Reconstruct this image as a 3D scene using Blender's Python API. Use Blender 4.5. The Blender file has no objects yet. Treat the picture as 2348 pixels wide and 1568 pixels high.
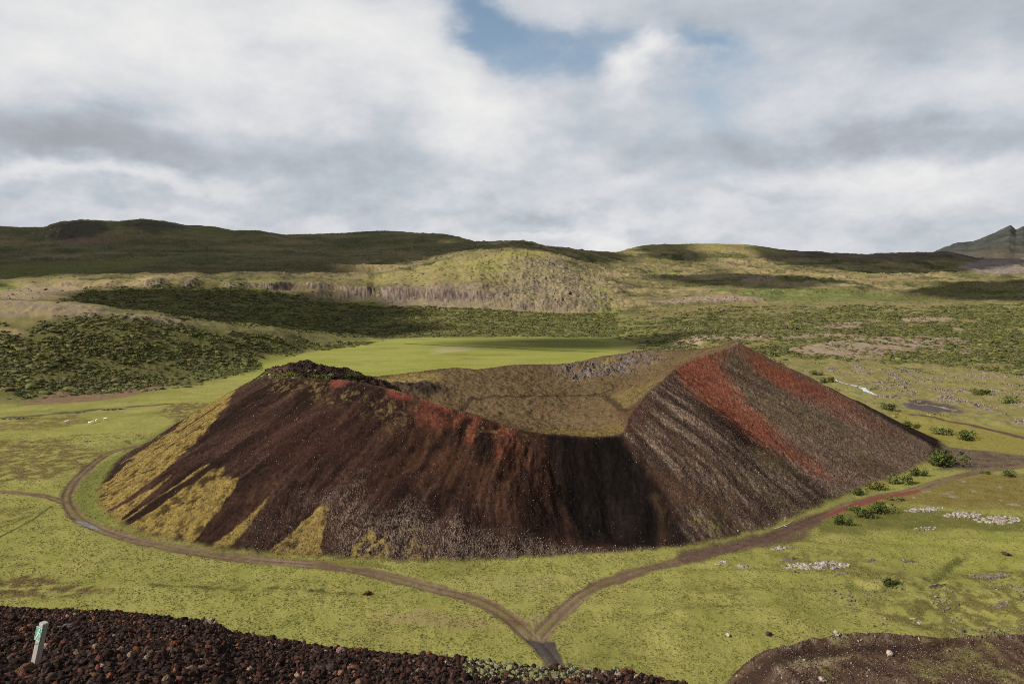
import bpy, math, random
import numpy as np
from concurrent.futures import ThreadPoolExecutor
from mathutils import Vector

random.seed(7)
RNG = np.random.default_rng(11)
scene = bpy.context.scene
COL = scene.collection
f32 = np.float32

# ------------------------------------------------------------------ camera
KF = 1565.0                      # focal length in pixels of a 2348 x 1568 view of the photograph
CU, CV = 1174.0, 784.0
EYE = 55.0                       # metres above the plain
PITCH = math.atan(0.092)
SP, CP = math.sin(PITCH), math.cos(PITCH)
cam_data = bpy.data.cameras.new("camera")
cam = bpy.data.objects.new("camera", cam_data)
COL.objects.link(cam)
cam.location = (0, 0, EYE)
cam.rotation_euler = (math.pi / 2 - PITCH, 0, 0)
cam_data.sensor_width = 36.0
cam_data.lens = KF / 2348.0 * 36.0
cam_data.clip_start = 0.2
cam_data.clip_end = 30000
scene.camera = cam

# ------------------------------------------------------------------ exposure
scene.view_settings.view_transform = 'Standard'
scene.view_settings.look = 'None'
scene.view_settings.exposure = 0.75
scene.view_settings.gamma = 1.0
scene.render.engine = 'CYCLES'
scene.cycles.use_denoising = False
scene.cycles.filter_width = 1.0
scene.cycles.max_bounces = 4
scene.cycles.diffuse_bounces = 2

# ------------------------------------------------------------------ sun
SUN_EL = math.radians(36)
SUN_BACK = math.radians(17)      # sun stands left of the view and a little behind the camera
SUN_DIR = np.array([-math.cos(SUN_EL) * math.cos(SUN_BACK), -math.cos(SUN_EL) * math.sin(SUN_BACK), math.sin(SUN_EL)])
sd = bpy.data.lights.new("sun", 'SUN')
sd.energy = 5.0
sd.angle = math.radians(0.5)
sd.color = (1.0, 0.93, 0.82)
sun = bpy.data.objects.new("sun", sd)
COL.objects.link(sun)
sun.rotation_euler = Vector(SUN_DIR).to_track_quat('Z', 'Y').to_euler()


# ------------------------------------------------------------------ sky (world nodes)
def px_dir(u, v):
    x = (u - CU) / KF
    y = (CV - v) / KF
    return np.array([x, CP + y * SP, -SP + y * CP])


def px_azel(u, v):
    d = px_dir(u, v)
    d = d / np.linalg.norm(d)
    return math.degrees(math.atan2(d[0], d[1])), math.degrees(math.asin(d[2]))


SKY_STRENGTH = 0.1
EXPO = 2 ** 0.75                 # the sky is painted in picture values and divided by the exposure


def build_world():
    w = bpy.data.worlds.new("World")
    scene.world = w
    w.use_nodes = True
    nt = w.node_tree
    N, L = nt.nodes, nt.links
    N.clear()

    def sock(n, s):
        if isinstance(s, (int, float)):
            n.default_value = s
        else:
            L.new(s, n)

    def M(op, a, b=None, c=None, clamp=False):
        n = N.new('ShaderNodeMath')
        n.operation = op
        n.use_clamp = clamp
        sock(n.inputs[0], a)
        if b is not None:
            sock(n.inputs[1], b)
        if c is not None:
            sock(n.inputs[2], c)
        return n.outputs[0]

    def smooth(x, a, b):
        n = N.new('ShaderNodeMapRange')
        n.interpolation_type = 'SMOOTHSTEP'
        L.new(x, n.inputs[0])
        n.inputs[1].default_value = a
        n.inputs[2].default_value = b
        return n.outputs[0]

    tc = N.new('ShaderNodeTexCoord')
    sep = N.new('ShaderNodeSeparateXYZ')
    L.new(tc.outputs['Generated'], sep.inputs[0])
    x, y, z = sep.outputs
    az = M('MULTIPLY', M('ARCTAN2', x, y), 57.29578)
    el = M('MULTIPLY', M('ARCSINE', z), 57.29578)
    # cloud-deck coordinates: features flatten towards the horizon
    zz = M('MAXIMUM', M('ADD', z, 0.24), 0.05)
    comb = N.new('ShaderNodeCombineXYZ')
    L.new(M('ADD', M('MULTIPLY', M('DIVIDE', x, zz), 0.18), x), comb.inputs[0])
    L.new(M('ADD', M('MULTIPLY', M('DIVIDE', y, zz), 0.18), y), comb.inputs[1])
    L.new(M('MULTIPLY', z, 2.3), comb.inputs[2])

    def noise(scale, detail, rough, off=0.0, dist=0.0):
        mp = N.new('ShaderNodeMapping')
        mp.inputs['Location'].default_value = (off, off * 0.7, off * 1.3)
        L.new(comb.outputs[0], mp.inputs[0])
        n = N.new('ShaderNodeTexNoise')
        n.inputs['Scale'].default_value = scale
        n.inputs['Detail'].default_value = detail
        n.inputs['Roughness'].default_value = rough
        n.inputs['Distortion'].default_value = dist
        L.new(mp.outputs[0], n.inputs['Vector'])
        return n

    wn = noise(4.2, 8, 0.55, 3.1)
    ws = N.new('ShaderNodeSeparateColor')
    L.new(wn.outputs['Color'], ws.inputs[0])
    waz = M('ADD', az, M('MULTIPLY', M('SUBTRACT', ws.outputs[0], 0.5), 13.0))
    wel = M('ADD', el, M('MULTIPLY', M('SUBTRACT', ws.outputs[1], 0.5), 9.0))
    DEG = 0.0345

    def blobs(lst, wa, we):
        tot = None
        for (u, v, su, sv, amp) in lst:
            a0, e0 = px_azel(u, v)
            da = M('MULTIPLY', M('SUBTRACT', wa, a0), 1 / (su * DEG))
            de = M('MULTIPLY', M('SUBTRACT', we, e0), 1 / (sv * DEG))
            r2 = M('ADD', M('MULTIPLY', da, da), M('MULTIPLY', de, de))
            g = M('MULTIPLY', M('EXPONENT', M('MULTIPLY', r2, -1.0)), amp)
            tot = g if tot is None else M('ADD', tot, g)
        return tot

    shade = blobs([
        (250, 60, 520, 170, 0.20), (800, 120, 330, 190, 0.17), (60, 160, 260, 90, 0.10),
        (120, 310, 430, 80, -0.24), (560, 335, 420, 80, -0.14), (900, 330, 160, 60, -0.06),
        (120, 415, 300, 32, 0.32), (420, 425, 200, 28, 0.12), (330, 470, 520, 30, -0.10),
        (1130, 285, 130, 80, 0.24), (1060, 200, 120, 90, 0.10), (880, 440, 170, 40, -0.08), (1230, 350, 130, 40, 0.12),
        (1465, 158, 60, 46, 0.42), (1460, 260, 190, 60, 0.02), (1430, 330, 200, 40, -0.10),
        (1700, 330, 200, 80, -0.06), (2080, 195, 330, 75, 0.17), (2250, 240, 160, 70, 0.14),
        (2020, 318, 260, 42, -0.22), (2330, 300, 160, 40, -0.10), (2080, 415, 340, 42, 0.26), (1400, 405, 90, 40, 0.16),
        (1760, 462, 120, 24, -0.24), (1240, 482, 110, 26, -0.20), (1040, 450, 130, 34, 0.16),
        (1250, 545, 520, 24, 0.20), (1650, 480, 300, 60, 0.10), (2000, 30, 420, 60, -0.10), (1500, 60, 200, 80, -0.06),
        (1900, 120, 600, 260, -0.07), (2250, 60, 200, 60, -0.08), (1250, 440, 90, 30, 0.12), (1900, 470, 200, 20, 0.10), (2200, 500, 200, 20, -0.08),
        (300, 500, 500, 14, 0.10), (1180, 532, 140, 10, -0.14),
    ], waz, wel)
    fine = noise(4.8, 10, 0.60, 7.7)
    big = noise(1.8, 5, 0.5, 1.3)
    puffs = noise(13.0, 7, 0.62, 21.0)
    low = smooth(z, 0.30, 0.04)
    lum = M('ADD', 0.61, shade)
    lum = M('ADD', lum, M('MULTIPLY', M('MULTIPLY', M('SUBTRACT', puffs.outputs[0], 0.5), 0.42), M('ADD', M('MULTIPLY', low, 0.75), 0.25)))
    lum = M('ADD', lum, M('MULTIPLY', M('SUBTRACT', fine.outputs[0], 0.5), 0.62))
    lum = M('ADD', lum, M('MULTIPLY', M('SUBTRACT', big.outputs[0], 0.5), 0.20))
    ramp = N.new('ShaderNodeValToRGB')
    L.new(lum, ramp.inputs[0])
    cr = ramp.color_ramp
    cr.elements[0].position = 0.0
    cr.elements[0].color = (0.27, 0.28, 0.31, 1)
    cr.elements[1].position = 1.0
    cr.elements[1].color = (0.86, 0.86, 0.84, 1)
    for p, c in ((0.25, (0.36, 0.37, 0.405)), (0.5, (0.49, 0.535, 0.59)), (0.75, (0.69, 0.70, 0.73))):
        e = cr.elements.new(p)
        e.color = (*c, 1)

    hole = blobs([
        (1100, 8, 95, 60, 1.0), (1180, 62, 95, 42, 0.95), (1280, 108, 95, 36, 0.85), (1370, 146, 75, 28, 0.65),
        (1590, 138, 100, 24, 0.95), (1500, 110, 90, 20, 0.35), (1700, 190, 120, 60, 0.34), (1650, 250, 120, 60, 0.24),
        (830, 0, 60, 20, 0.30), (1330, 250, 110, 50, 0.16), (1800, 120, 90, 40, 0.2),
    ], waz, wel)
    hole = M('ADD', hole, M('MULTIPLY', M('SUBTRACT', fine.outputs[0], 0.5), -1.1))
    hmask = M('MULTIPLY', smooth(hole, -0.08, 1.25), 1.0)
    puff = blobs([(1465, 160, 70, 50, 1.0)], waz, wel)
    hmask = M('MULTIPLY', hmask, M('SUBTRACT', 1.0, M('MINIMUM', puff, 1.0)))

    sky = N.new('ShaderNodeTexSky')
    sky.sky_type = 'NISHITA'
    sky.sun_disc = False
    sky.sun_elevation = SUN_EL
    sky.sun_rotation = math.atan2(SUN_DIR[0], SUN_DIR[1])
    sky.altitude = 100
    # cloud colour is divided by the background strength so both share one background
    cs = N.new('ShaderNodeMix')
    cs.data_type = 'RGBA'
    cs.blend_type = 'MULTIPLY'
    cs.inputs[0].default_value = 1.0
    L.new(ramp.outputs[0], cs.inputs[6])
    k = 1.0 / SKY_STRENGTH / EXPO
    cs.inputs[7].default_value = (k, k, k, 1)
    sk = N.new('ShaderNodeMix')
    sk.data_type = 'RGBA'
    sk.blend_type = 'MULTIPLY'
    sk.inputs[0].default_value = 1.0
    L.new(sky.outputs[0], sk.inputs[6])
    sk.inputs[7].default_value = (0.92, 0.86, 0.76, 1)
    mx = N.new('ShaderNodeMix')
    mx.data_type = 'RGBA'
    L.new(hmask, mx.inputs[0])
    L.new(cs.outputs[2], mx.inputs[6])
    L.new(sk.outputs[2], mx.inputs[7])
    bg = N.new('ShaderNodeBackground')
    L.new(mx.outputs[2], bg.inputs[0])
    bg.inputs[1].default_value = SKY_STRENGTH
    out = N.new('ShaderNodeOutputWorld')
    L.new(bg.outputs[0], out.inputs[0])


build_world()


# ------------------------------------------------------------------ numpy helpers
GR = np.array([[math.cos(a), math.sin(a)] for a in np.arange(16) * math.pi / 8], dtype=f32)


POOL = ThreadPoolExecutor(4)


def chunked(fn, x, y):
    """run fn on row blocks in parallel"""
    x = np.asarray(x)
    y = np.asarray(y)
    if x.size < 60000 or x.shape != y.shape:
        return fn(x, y)
    n = 16
    cx, cy = np.array_split(x, n), np.array_split(y, n)
    return np.concatenate(list(POOL.map(fn, cx, cy)))


def noise2(x, y, seed=0):
    xf = np.floor(x)
    yf = np.floor(y)
    xi = xf.astype(np.int64).astype(np.uint32)
    yi = yf.astype(np.int64).astype(np.uint32)
    fx = (x - xf).astype(f32)
    fy = (y - yf).astype(f32)
    u = fx * fx * fx * (fx * (fx * 6 - 15) + 10)
    v = fy * fy * fy * (fy * (fy * 6 - 15) + 10)
    s = np.uint32((seed * 2654435761) & 0xffffffff)

    def g(a, b, dx, dy):
        h = a * np.uint32(374761393) + b * np.uint32(668265263) + s
        h = (h ^ (h >> np.uint32(13))) * np.uint32(1274126177)
        h = (h ^ (h >> np.uint32(16))) & np.uint32(15)
        gg = GR[h]
        return gg[..., 0] * dx + gg[..., 1] * dy
    one = np.uint32(1)
    n00 = g(xi, yi, fx, fy)
    n10 = g(xi + one, yi, fx - 1, fy)
    n01 = g(xi, yi + one, fx, fy - 1)
    n11 = g(xi + one, yi + one, fx - 1, fy - 1)
    a = n00 + u * (n10 - n00)
    b = n01 + u * (n11 - n01)
    return (a + v * (b - a)) * 1.5


def fbm(x, y, wl, octv=4, seed=0, gain=0.5):
    """fractal noise, first wavelength wl metres, about -1..1"""
    def run(p, q):
        s = 1.0 / wl
        a, tot, nrm = 1.0, 0.0, 0.0
        for o in range(octv):
            tot = tot + a * noise2(p * s + 17.3 * o, q * s - 9.1 * o, seed + o * 13)
            nrm += a
            a *= gain
            s *= 2.03
        return tot / nrm
    x, y = np.broadcast_arrays(np.asarray(x, np.float64), np.asarray(y, np.float64))
    return chunked(run, x, y)


def sstep(x, a, b):
    t = np.clip((x - a) / (b - a), 0, 1)
    return t * t * (3 - 2 * t)


def smax(a, b, k):
    h = np.clip(0.5 + 0.5 * (a - b) / k, 0, 1)
    return b + (a - b) * h + k * h * (1 - h)


def smin(a, b, k):
    return -smax(-a, -b, k)


def pchip(xk, yk, x):
    h = np.diff(xk)
    d = np.diff(yk) / h
    n = len(xk)
    m = np.zeros(n)
    for i in range(1, n - 1):
        if d[i - 1] * d[i] > 0:
            w1, w2 = 2 * h[i] + h[i - 1], h[i] + 2 * h[i - 1]
            m[i] = (w1 + w2) / (w1 / d[i - 1] + w2 / d[i])
    m[0], m[-1] = d[0], d[-1]
    i = np.clip(np.searchsorted(xk, x) - 1, 0, n - 2)
    t = np.clip((x - xk[i]) / h[i], 0, 1)
    t2, t3 = t * t, t * t * t
    return ((2 * t3 - 3 * t2 + 1) * yk[i] + (t3 - 2 * t2 + t) * h[i] * m[i]
            + (-2 * t3 + 3 * t2) * yk[i + 1] + (t3 - t2) * h[i] * m[i + 1])


def z_of(u, v, Y):
    d = px_dir(u, v)
    return EYE + Y * d[2] / d[1]


def x_of(u, v, Y):
    d = px_dir(u, v)
    return Y * d[0] / d[1]


def plain_y(v, z=0.0):
    d = px_dir(0, v)
    return (z - EYE) * d[1] / d[2]


# ------------------------------------------------------------------ polar terrain grid round the viewpoint
def rings(lo, hi, k):
    n = int(math.ceil(math.log(hi / lo) / math.log(k)))
    return lo * (hi / lo) ** (np.arange(n) / n)


RAD = np.concatenate([rings(2.0, 9, 1.03), rings(9, 34, 1.006), rings(34, 85, 1.012), rings(85, 115, 1.0032), rings(115, 270, 1.0024),
                      rings(270, 995, 1.0036), rings(995, 1105, 1.0011), rings(1105, 1300, 1.0036), rings(1300, 7500, 1.006), [7500.0, 9000.0]])
AZ = np.radians(np.concatenate([np.linspace(-180, -48, 45, endpoint=False), np.linspace(-48, -40, 70, endpoint=False),
                                np.arange(-40, 40, 0.062), np.linspace(40, 48, 70, endpoint=False), np.linspace(48, 180, 46)]))
NR, NC = len(RAD), len(AZ)
LOGR = np.log(RAD)
azc = np.clip(AZ, -math.radians(47), math.radians(47))
UEFF = CU + KF * np.tan(azc) * 0.9985
YFAC = np.cos(azc)
X = RAD[:, None] * np.sin(AZ)[None, :]
Yw = RAD[:, None] * np.cos(AZ)[None, :]
YE = RAD[:, None] * YFAC[None, :]

# layer curves: (u, v, Y) nodes; the plain ends at the first one
LAYERS = [
    # foot of the hills where the plain ends (z about 0)
    [(-600, 960), (-200, 950), (0, 935), (200, 905), (400, 876), (560, 850), (640, 828), (700, 808), (780, 795), (880, 784), (1000, 775),
     (1200, 773), (1400, 776), (1450, 782), (1600, 800), (1800, 835), (2000, 850), (2200, 860), (2348, 868), (2600, 880), (3000, 890)],
    # near crest on the left, first rise on the right
    [(-600, 676, 430), (-200, 684, 430), (0, 690, 430), (120, 693, 435), (250, 706, 445), (330, 715, 455), (400, 729, 470), (480, 741, 490), (560, 747, 520),
     (650, 753, 560), (750, 765, 605), (880, 780, 655), (1000, 770, 680), (1200, 768, 690), (1400, 770, 690), (1500, 773, 620), (1600, 776, 570),
     (1800, 788, 530), (2000, 792, 540), (2200, 800, 545), (2348, 806, 545), (3000, 800, 545)],
    [(-600, 692, 600), (0, 702, 600), (200, 716, 610), (400, 742, 630), (560, 759, 660), (700, 766, 700), (880, 768, 740), (1000, 758, 760),
     (1200, 755, 760), (1400, 756, 760), (1500, 752, 740), (1600, 748, 730), (1800, 750, 720), (2000, 752, 720), (2200, 752, 730), (3000, 755, 730)],
    # cliff foot
    [(-600, 672, 900), (0, 669, 900), (190, 669, 900), (300, 668, 910), (400, 665, 930), (560, 671, 960), (700, 686, 990), (800, 696, 1000), (900, 698, 1000),
     (1000, 703, 1000), (1150, 712, 1000), (1300, 716, 1000), (1400, 716, 1010), (1450, 705, 1040), (1600, 697, 1080), (1800, 692, 1120),
     (2000, 690, 1150), (2200, 690, 1150), (3000, 692, 1150)],
    # top of the scree, where the bare cliff starts
    [(-600, 668, 925), (0, 664, 925), (190, 662, 922), (300, 662, 935), (400, 660, 950), (560, 663, 982), (700, 673, 1010), (800, 682, 1022), (900, 688, 1024),
     (1000, 690, 1024), (1120, 692, 1024), (1170, 694, 1024), (1300, 690, 1030), (1360, 694, 1034), (1400, 708, 1030), (1450, 701, 1050), (1600, 693, 1092), (1800, 690, 1132),
     (2000, 689, 1160), (2200, 689, 1162), (3000, 690, 1162)],
    # cliff top
    [(-600, 652, 940), (0, 650, 940), (190, 645, 935), (400, 640, 960), (560, 642, 990), (700, 650, 1020), (800, 655, 1035), (880, 660, 1034), (1000, 661, 1034),
     (1100, 665, 1036), (1140, 666, 1050), (1180, 662, 1076), (1250, 650, 1130), (1310, 656, 1140), (1375, 673, 1120), (1450, 690, 1100), (1500, 688, 1090), (1600, 681, 1120), (1800, 682, 1160),
     (2000, 687, 1170), (2100, 687, 1180), (2348, 680, 1200), (3000, 680, 1200)],
    # shelf above the cliffs
    [(-600, 630, 1450), (0, 628, 1450), (200, 624, 1450), (400, 620, 1450), (600, 618, 1450), (800, 622, 1350), (950, 608, 1550), (1080, 592, 1560), (1170, 579, 1560),
     (1240, 587, 1560), (1310, 606, 1520), (1380, 630, 1450), (1450, 646, 1380), (1500, 648, 1450), (1700, 645, 1500), (2000, 648, 1500), (2348, 650, 1500), (3000, 650, 1500)],
    # upper slopes
    [(-600, 572, 2100), (0, 568, 2100), (200, 560, 2100), (400, 568, 2100), (600, 576, 2100), (800, 582, 2100), (950, 578, 2000), (1080, 570, 1900), (1170, 566, 1850),
     (1240, 573, 1800), (1310, 588, 1800), (1400, 602, 1900), (1500, 606, 2000), (1650, 610, 2100), (1850, 616, 2150), (2050, 624, 2150), (2200, 618, 2150), (2348, 624, 2150), (3000, 624, 2150)],
    # skyline
    [(-600, 520, 2700), (-150, 517, 2700), (0, 520, 2700), (60, 524, 2700), (110, 524, 2650), (150, 511, 2600), (200, 507, 2600), (280, 509, 2600), (335, 504, 2600),
     (385, 509, 2600), (440, 520, 2650), (500, 522, 2700), (545, 531, 2700), (600, 532, 2700), (660, 541, 2750), (720, 540, 2800), (780, 537, 2800), (850, 534, 2800),
     (900, 533, 2800), (960, 537, 2750), (1020, 541, 2700), (1060, 551, 2600), (1090, 558, 2450), (1200, 556, 2350), (1250, 567, 2300), (1330, 576, 2300), (1400, 581, 2500),
     (1425, 577, 2800), (1470, 567, 2900), (1520, 563, 2900), (1600, 562, 2900), (1700, 563, 2900), (1780, 573, 2850), (1850, 577, 2700), (1900, 582, 2650), (1985, 584, 2650),
     (2015, 581, 2650), (2100, 580, 2650), (2160, 578, 2650), (2230, 592, 2650), (2348, 597, 2650), (2500, 590, 2650), (3000, 580, 2650)],
    [(-600, 545, 3200), (3000, 612, 3300)],
    # far mountain at the right
    [(-600, 560, 4500), (2050, 600, 4500), (2120, 588, 4500), (2160, 571, 4500), (2185, 562, 4500), (2220, 560, 4500), (2265, 541, 4500), (2294, 526, 4500), (2303, 522, 4500),
     (2316, 532, 4560), (2331, 524, 4600), (2342, 526, 4600), (2400, 550, 4600), (2500, 590, 4600), (3000, 600, 4600)],
    [(-600, 600, 5600), (3000, 620, 5600)],
    [(-600, 630, 9000), (3000, 635, 9000)],
]


def base_heights():
    lay = []
    for li, L in enumerate(LAYERS):
        a = np.array([list(p) + [0] * (3 - len(p)) for p in L], float)
        v = np.interp(UEFF, a[:, 0], a[:, 1])
        if li == 0:
            Y = np.array([plain_y(q) for q in v])
            z = np.zeros_like(v)
        else:
            Y = np.interp(UEFF, a[:, 0], a[:, 2])
            if li == 5:          # the cliff line breaks back into gullies
                w_ = 0.5 + 0.5 * np.sin(UEFF * 0.021) * np.sin(UEFF * 0.0083 + 1.0) + 0.35 * np.sin(UEFF * 0.067)
                Y = Y + np.clip(w_, 0, 1.2) * np.interp(UEFF, [700, 860, 900, 1150, 1200], [26, 26, 8, 8, 14])
            z = np.array([z_of(uu, vv, yy) for uu, vv, yy in zip(UEFF, v, Y)])
        lay.append((Y, z))
    Z = np.zeros((NR, NC))
    for c in range(NC):
        ks = [0.5, 60.0]
        zs = [0.0, 0.0]
        for (Y, z) in lay:
            yk = max(Y[c], ks[-1] * 1.012)
            ks.append(yk)
            zs.append(z[c])
        Z[:, c] = pchip(np.log(ks), np.array(zs), np.log(YE[:, c]))
    return Z


ZB = base_heights()

# ------------------------------------------------------------------ crater cone
CX, CY = 3.0, 213.0


def polar(x, y):
    return np.arctan2(y - CY, x - CX), np.hypot(x - CX, y - CY)


RIM = [(622, 864, 197), (720, 867, 183), (800, 872, 176), (900, 893, 170), (1000, 925, 166), (1100, 955, 163), (1200, 985, 161), (1300, 997, 161), (1412, 998, 164),
       (1450, 945, 173), (1492, 894, 183), (1552, 841, 196), (1620, 813, 208), (1692, 785, 221), (1630, 796, 240), (1560, 803, 262), (1470, 806, 278), (1390, 815, 284),
       (1290, 834, 280), (1180, 836, 272), (1100, 846, 265), (1040, 843, 266), (950, 853, 258), (880, 861, 250), (800, 858, 240), (700, 846, 228), (615, 852, 214)]
rim = []
for (u, v, Y) in RIM:
    rim.append((x_of(u, v, Y), Y, z_of(u, v, Y)))
rim = np.array(rim)
rt, rr = polar(rim[:, 0], rim[:, 1])
FOOTPX = [(225, 1150), (258, 1190), (330, 1226), (430, 1250), (560, 1268), (700, 1280), (850, 1288), (1000, 1290), (1150, 1285), (1300, 1276), (1450, 1266), (1560, 1256),
          (1660, 1238), (1760, 1212), (1840, 1178), (1950, 1128), (2080, 1080), (2125, 1050)]
foot = np.array([(x_of(u, v, plain_y(v)), plain_y(v)) for u, v in FOOTPX] + [(146, 232), (140, 262), (120, 290), (85, 315), (45, 330), (0, 330), (-50, 318), (-95, 285), (-120, 245), (-121, 210), (-113, 186)])
ft, fr = polar(foot[:, 0], foot[:, 1])


def periodic(t, v, q):
    o = np.argsort(t)
    t, v = t[o], v[o]
    tt = np.concatenate([t[-3:] - 2 * math.pi, t, t[:3] + 2 * math.pi])
    vv = np.concatenate([v[-3:], v, v[:3]])
    return pchip(tt, vv, q)


def crater_height(x, y):
    """height, radial parameter (0 rim, 1 foot, negative inside) and angle"""
    th, r = polar(x, y)
    R = periodic(rt, rr, th)
    H = periodic(rt, rim[:, 2], th)
    Fr = periodic(ft, fr, th)
    t = (r - R) / (Fr - R)
    zo = H * (1 - t) + 0.5 * np.sin(np.clip(t, 0, 1) * math.pi) * 0.6
    q = np.clip(r / R, 0, 1)
    floor = 13.2
    zi = floor + (H - floor) * q ** 2.3
    return np.where(t > 0, zo, zi), t, th, r


def hill_height(u, Y):
    vb = np.interp(u, [-900, -300, 0, 250, 350, 460, 500, 600, 700, 900, 1060, 1200, 1300, 1430, 1500, 1570, 1800, 2348, 3200],
                   [1360, 1375, 1388, 1400, 1408, 1420, 1442, 1458, 1471, 1494, 1504, 1518, 1523, 1530, 1539, 1553, 1615, 1760, 1850])
    yb = np.interp(u, [-900, 0, 500, 1000, 1570, 2348, 3200], [27, 26, 24, 20, 16.5, 12, 10])
    yv = (CV - vb) / KF
    zb = EYE + yb * (-SP + yv * CP) / (CP + yv * SP)
    z1 = 53.3 + (zb - 53.3) * (Y / yb)
    z2 = zb - 0.72 * (Y - yb)
    return smin(z1, z2, 0.7)


sel = (RAD > 100) & (RAD < 420)
I0, I1 = np.where(sel)[0][0], np.where(sel)[0][-1] + 1

# plain relief
und = fbm(X, Yw, 46, 3, 5) * 0.7 * sstep(YE, 70, 120) * (1 - sstep(YE, 500, 700))
ZP = ZB + und
RIGHTU = UEFF[None, :] * np.ones((NR, 1))
# hill roughness growing with distance, and stepped basalt benches
hillm = sstep(ZB, 3, 14) * sstep(YE, 330, 520)
n1 = fbm(X, Yw, 150, 4, 21)
ZP += hillm * n1 * (2.0 + 8.0 * sstep(YE, 700, 1600) * (1 - 0.4 * sstep(YE, 2000, 2500))) * (1 - 0.3 * sstep(YE, 2200, 2600))
n2 = np.abs(fbm(X, Yw, 70, 4, 33))
ZP += hillm * np.abs(fbm(X, Yw, 52, 5, 35, 0.6)) * (1.6 + 8.0 * sstep(YE, 650, 1500)) * (1 - 0.6 * sstep(YE, 2200, 2700))
ZP += hillm * (0.35 - n2) * (1.5 + 7.0 * sstep(YE, 850, 2000)) * (1 - 0.6 * sstep(YE, 2200, 2700))
knobm = (sstep(UEFF, 980, 1260) * (1 - sstep(UEFF, 1330, 1500)))[None, :] * sstep(YE, 980, 1020) * (1 - sstep(YE, 1400, 1600))
runn = fbm(np.degrees(AZ)[None, :] + 0 * X + 0.25 * fbm(X, Yw, 60, 2, 46), YE / 90.0, 0.55, 4, 45, 0.6)
ZP += knobm * (np.abs(runn) * 3.0 + np.abs(fbm(X, Yw, 34, 4, 48, 0.6)) * 9 - 2.5)
bench = sstep(YE, 800, 1100) * (1 - sstep(YE, 2350, 2700)) * hillm * (1 - 0.9 * sstep(UEFF, 1080, 1180) * (1 - sstep(UEFF, 1420, 1500)))[None, :]
bench = bench * (0.25 + 0.75 * sstep(fbm(X, Yw, 240, 3, 47), -0.2, 0.25))
zz_ = ZP + fbm(X, Yw, 260, 2, 44) * 9
per = 15.0
ZP += bench * 0.9 * per / (2 * math.pi) * np.sin(2 * math.pi * zz_ / per)
ZP += hillm * (1 - sstep(YE, 620, 900)) * (fbm(X, Yw, 80, 3, 36) * 3.0 + np.abs(fbm(X, Yw, 40, 3, 38)) * 3.0 - 0.8)
ZP += fbm(X, Yw, 18, 4, 51, 0.6) * (0.8 + 2.0 * sstep(YE, 700, 1500)) * hillm

zc, TT, TH, RC = crater_height(X, Yw)
insidecr = (TT < 0)
# interior hummocks and the low ridges across the crater floor
inm = sstep(-TT, 0.0, 0.25)
zc = zc + inm * (fbm(X, Yw, 26, 3, 61) * 2.0 + np.abs(fbm(X, Yw * 1.3, 9, 3, 63)) * 1.3)
# hump ridge seen along the far-left interior
zc += inm * 3.2 * np.exp(-((X + 6) / 34) ** 2 - ((Yw - 230) / 20) ** 2)
zc += inm * 3.0 * np.exp(-((X + 14) / 22) ** 2 - ((Yw - 243) / 10) ** 2)
zc += inm * 1.6 * np.exp(-((X - 30) / 8) ** 2 - ((Yw - 205) / 9) ** 2)
# dark lava knob behind the left rim
kx, ky = -55.0, 214.0
knob = np.exp(-(((X - kx) * 0.93 + (Yw - ky) * 0.2) / 17) ** 4 - ((Yw - ky) / 7.5) ** 2)
kn = fbm(X, Yw, 7, 4, 71, 0.6)
zc += knob * (7.0 + 2.4 * kn)
knob2 = np.exp(-((X + 32) / 9) ** 2 - ((Yw - 226) / 7) ** 2)
zc += knob2 * (3.6 + 2.6 * kn)
# lava outcrops on the far inner wall
lavar = sstep(X, 14, 26) * (1 - sstep(X, 50, 62)) * sstep(Yw + 3 * fbm(X, Yw, 12, 3, 79), 252, 259) * (1 - sstep(Yw, 276, 284))
zc += lavar * (np.abs(fbm(X, Yw, 6, 4, 81, 0.62)) * 3.2 - 0.6)
# gullies down the outer slope
tcl = np.clip(TT, 0, 1)
arc = TH * 90
gul = fbm(arc + 14 * fbm(X, Yw, 30, 2, 88), tcl * 16, 9, 4, 91, 0.55)
outm = (TT > 0) * sstep(TT, 0.0, 0.2) * (1 - sstep(TT, 0.72, 0.95))
zc += outm * gul * 1.3
gul2 = np.abs(fbm(arc, tcl * 9, 22, 2, 95))
zc += outm * (gul2 - 0.3) * 1.7
# the deep fold under the saddle and spurs beside it
fold = np.exp(-((TH + 1.335) / 0.17) ** 2) * np.sin(tcl * math.pi) * (TT > 0)
zc -= fold * 4.5
spur = np.exp(-((TH + 1.70) / 0.16) ** 2) * np.sin(tcl * math.pi) * (TT > 0)
zc += spur * 1.6
spur2 = np.exp(-((TH + 0.80) / 0.20) ** 2) * np.sin(tcl * math.pi) * (TT > 0)
zc += spur2 * 2.0
mtn = sstep(YE, 3400, 4000) * sstep(RIGHTU, 1950, 2100) * (1 - sstep(YE, 5200, 5600))
ZP += mtn * ((0.35 - np.abs(fbm(X + 0.3 * Yw, Yw * 0.55, 300, 5, 37, 0.55))) * 60 - 8) * (1 - sstep(YE, 4350, 4550) * 0.85)
ZG = np.where((TT < 1.6), smax(zc, ZP, 1.8), ZP)
del n1, n2, zz_

# lava-field lumps at the right
lf = sstep(X, 95, 125) * sstep(YE, 235, 260) * (1 - sstep(YE, 430, 520)) * sstep(TT, 1.04, 1.25)
ZG += lf * (np.maximum(fbm(X, Yw, 15, 4, 101, 0.6), -0.1) * 2.2 + fbm(X, Yw, 60, 2, 104) * 2.0)
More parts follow.
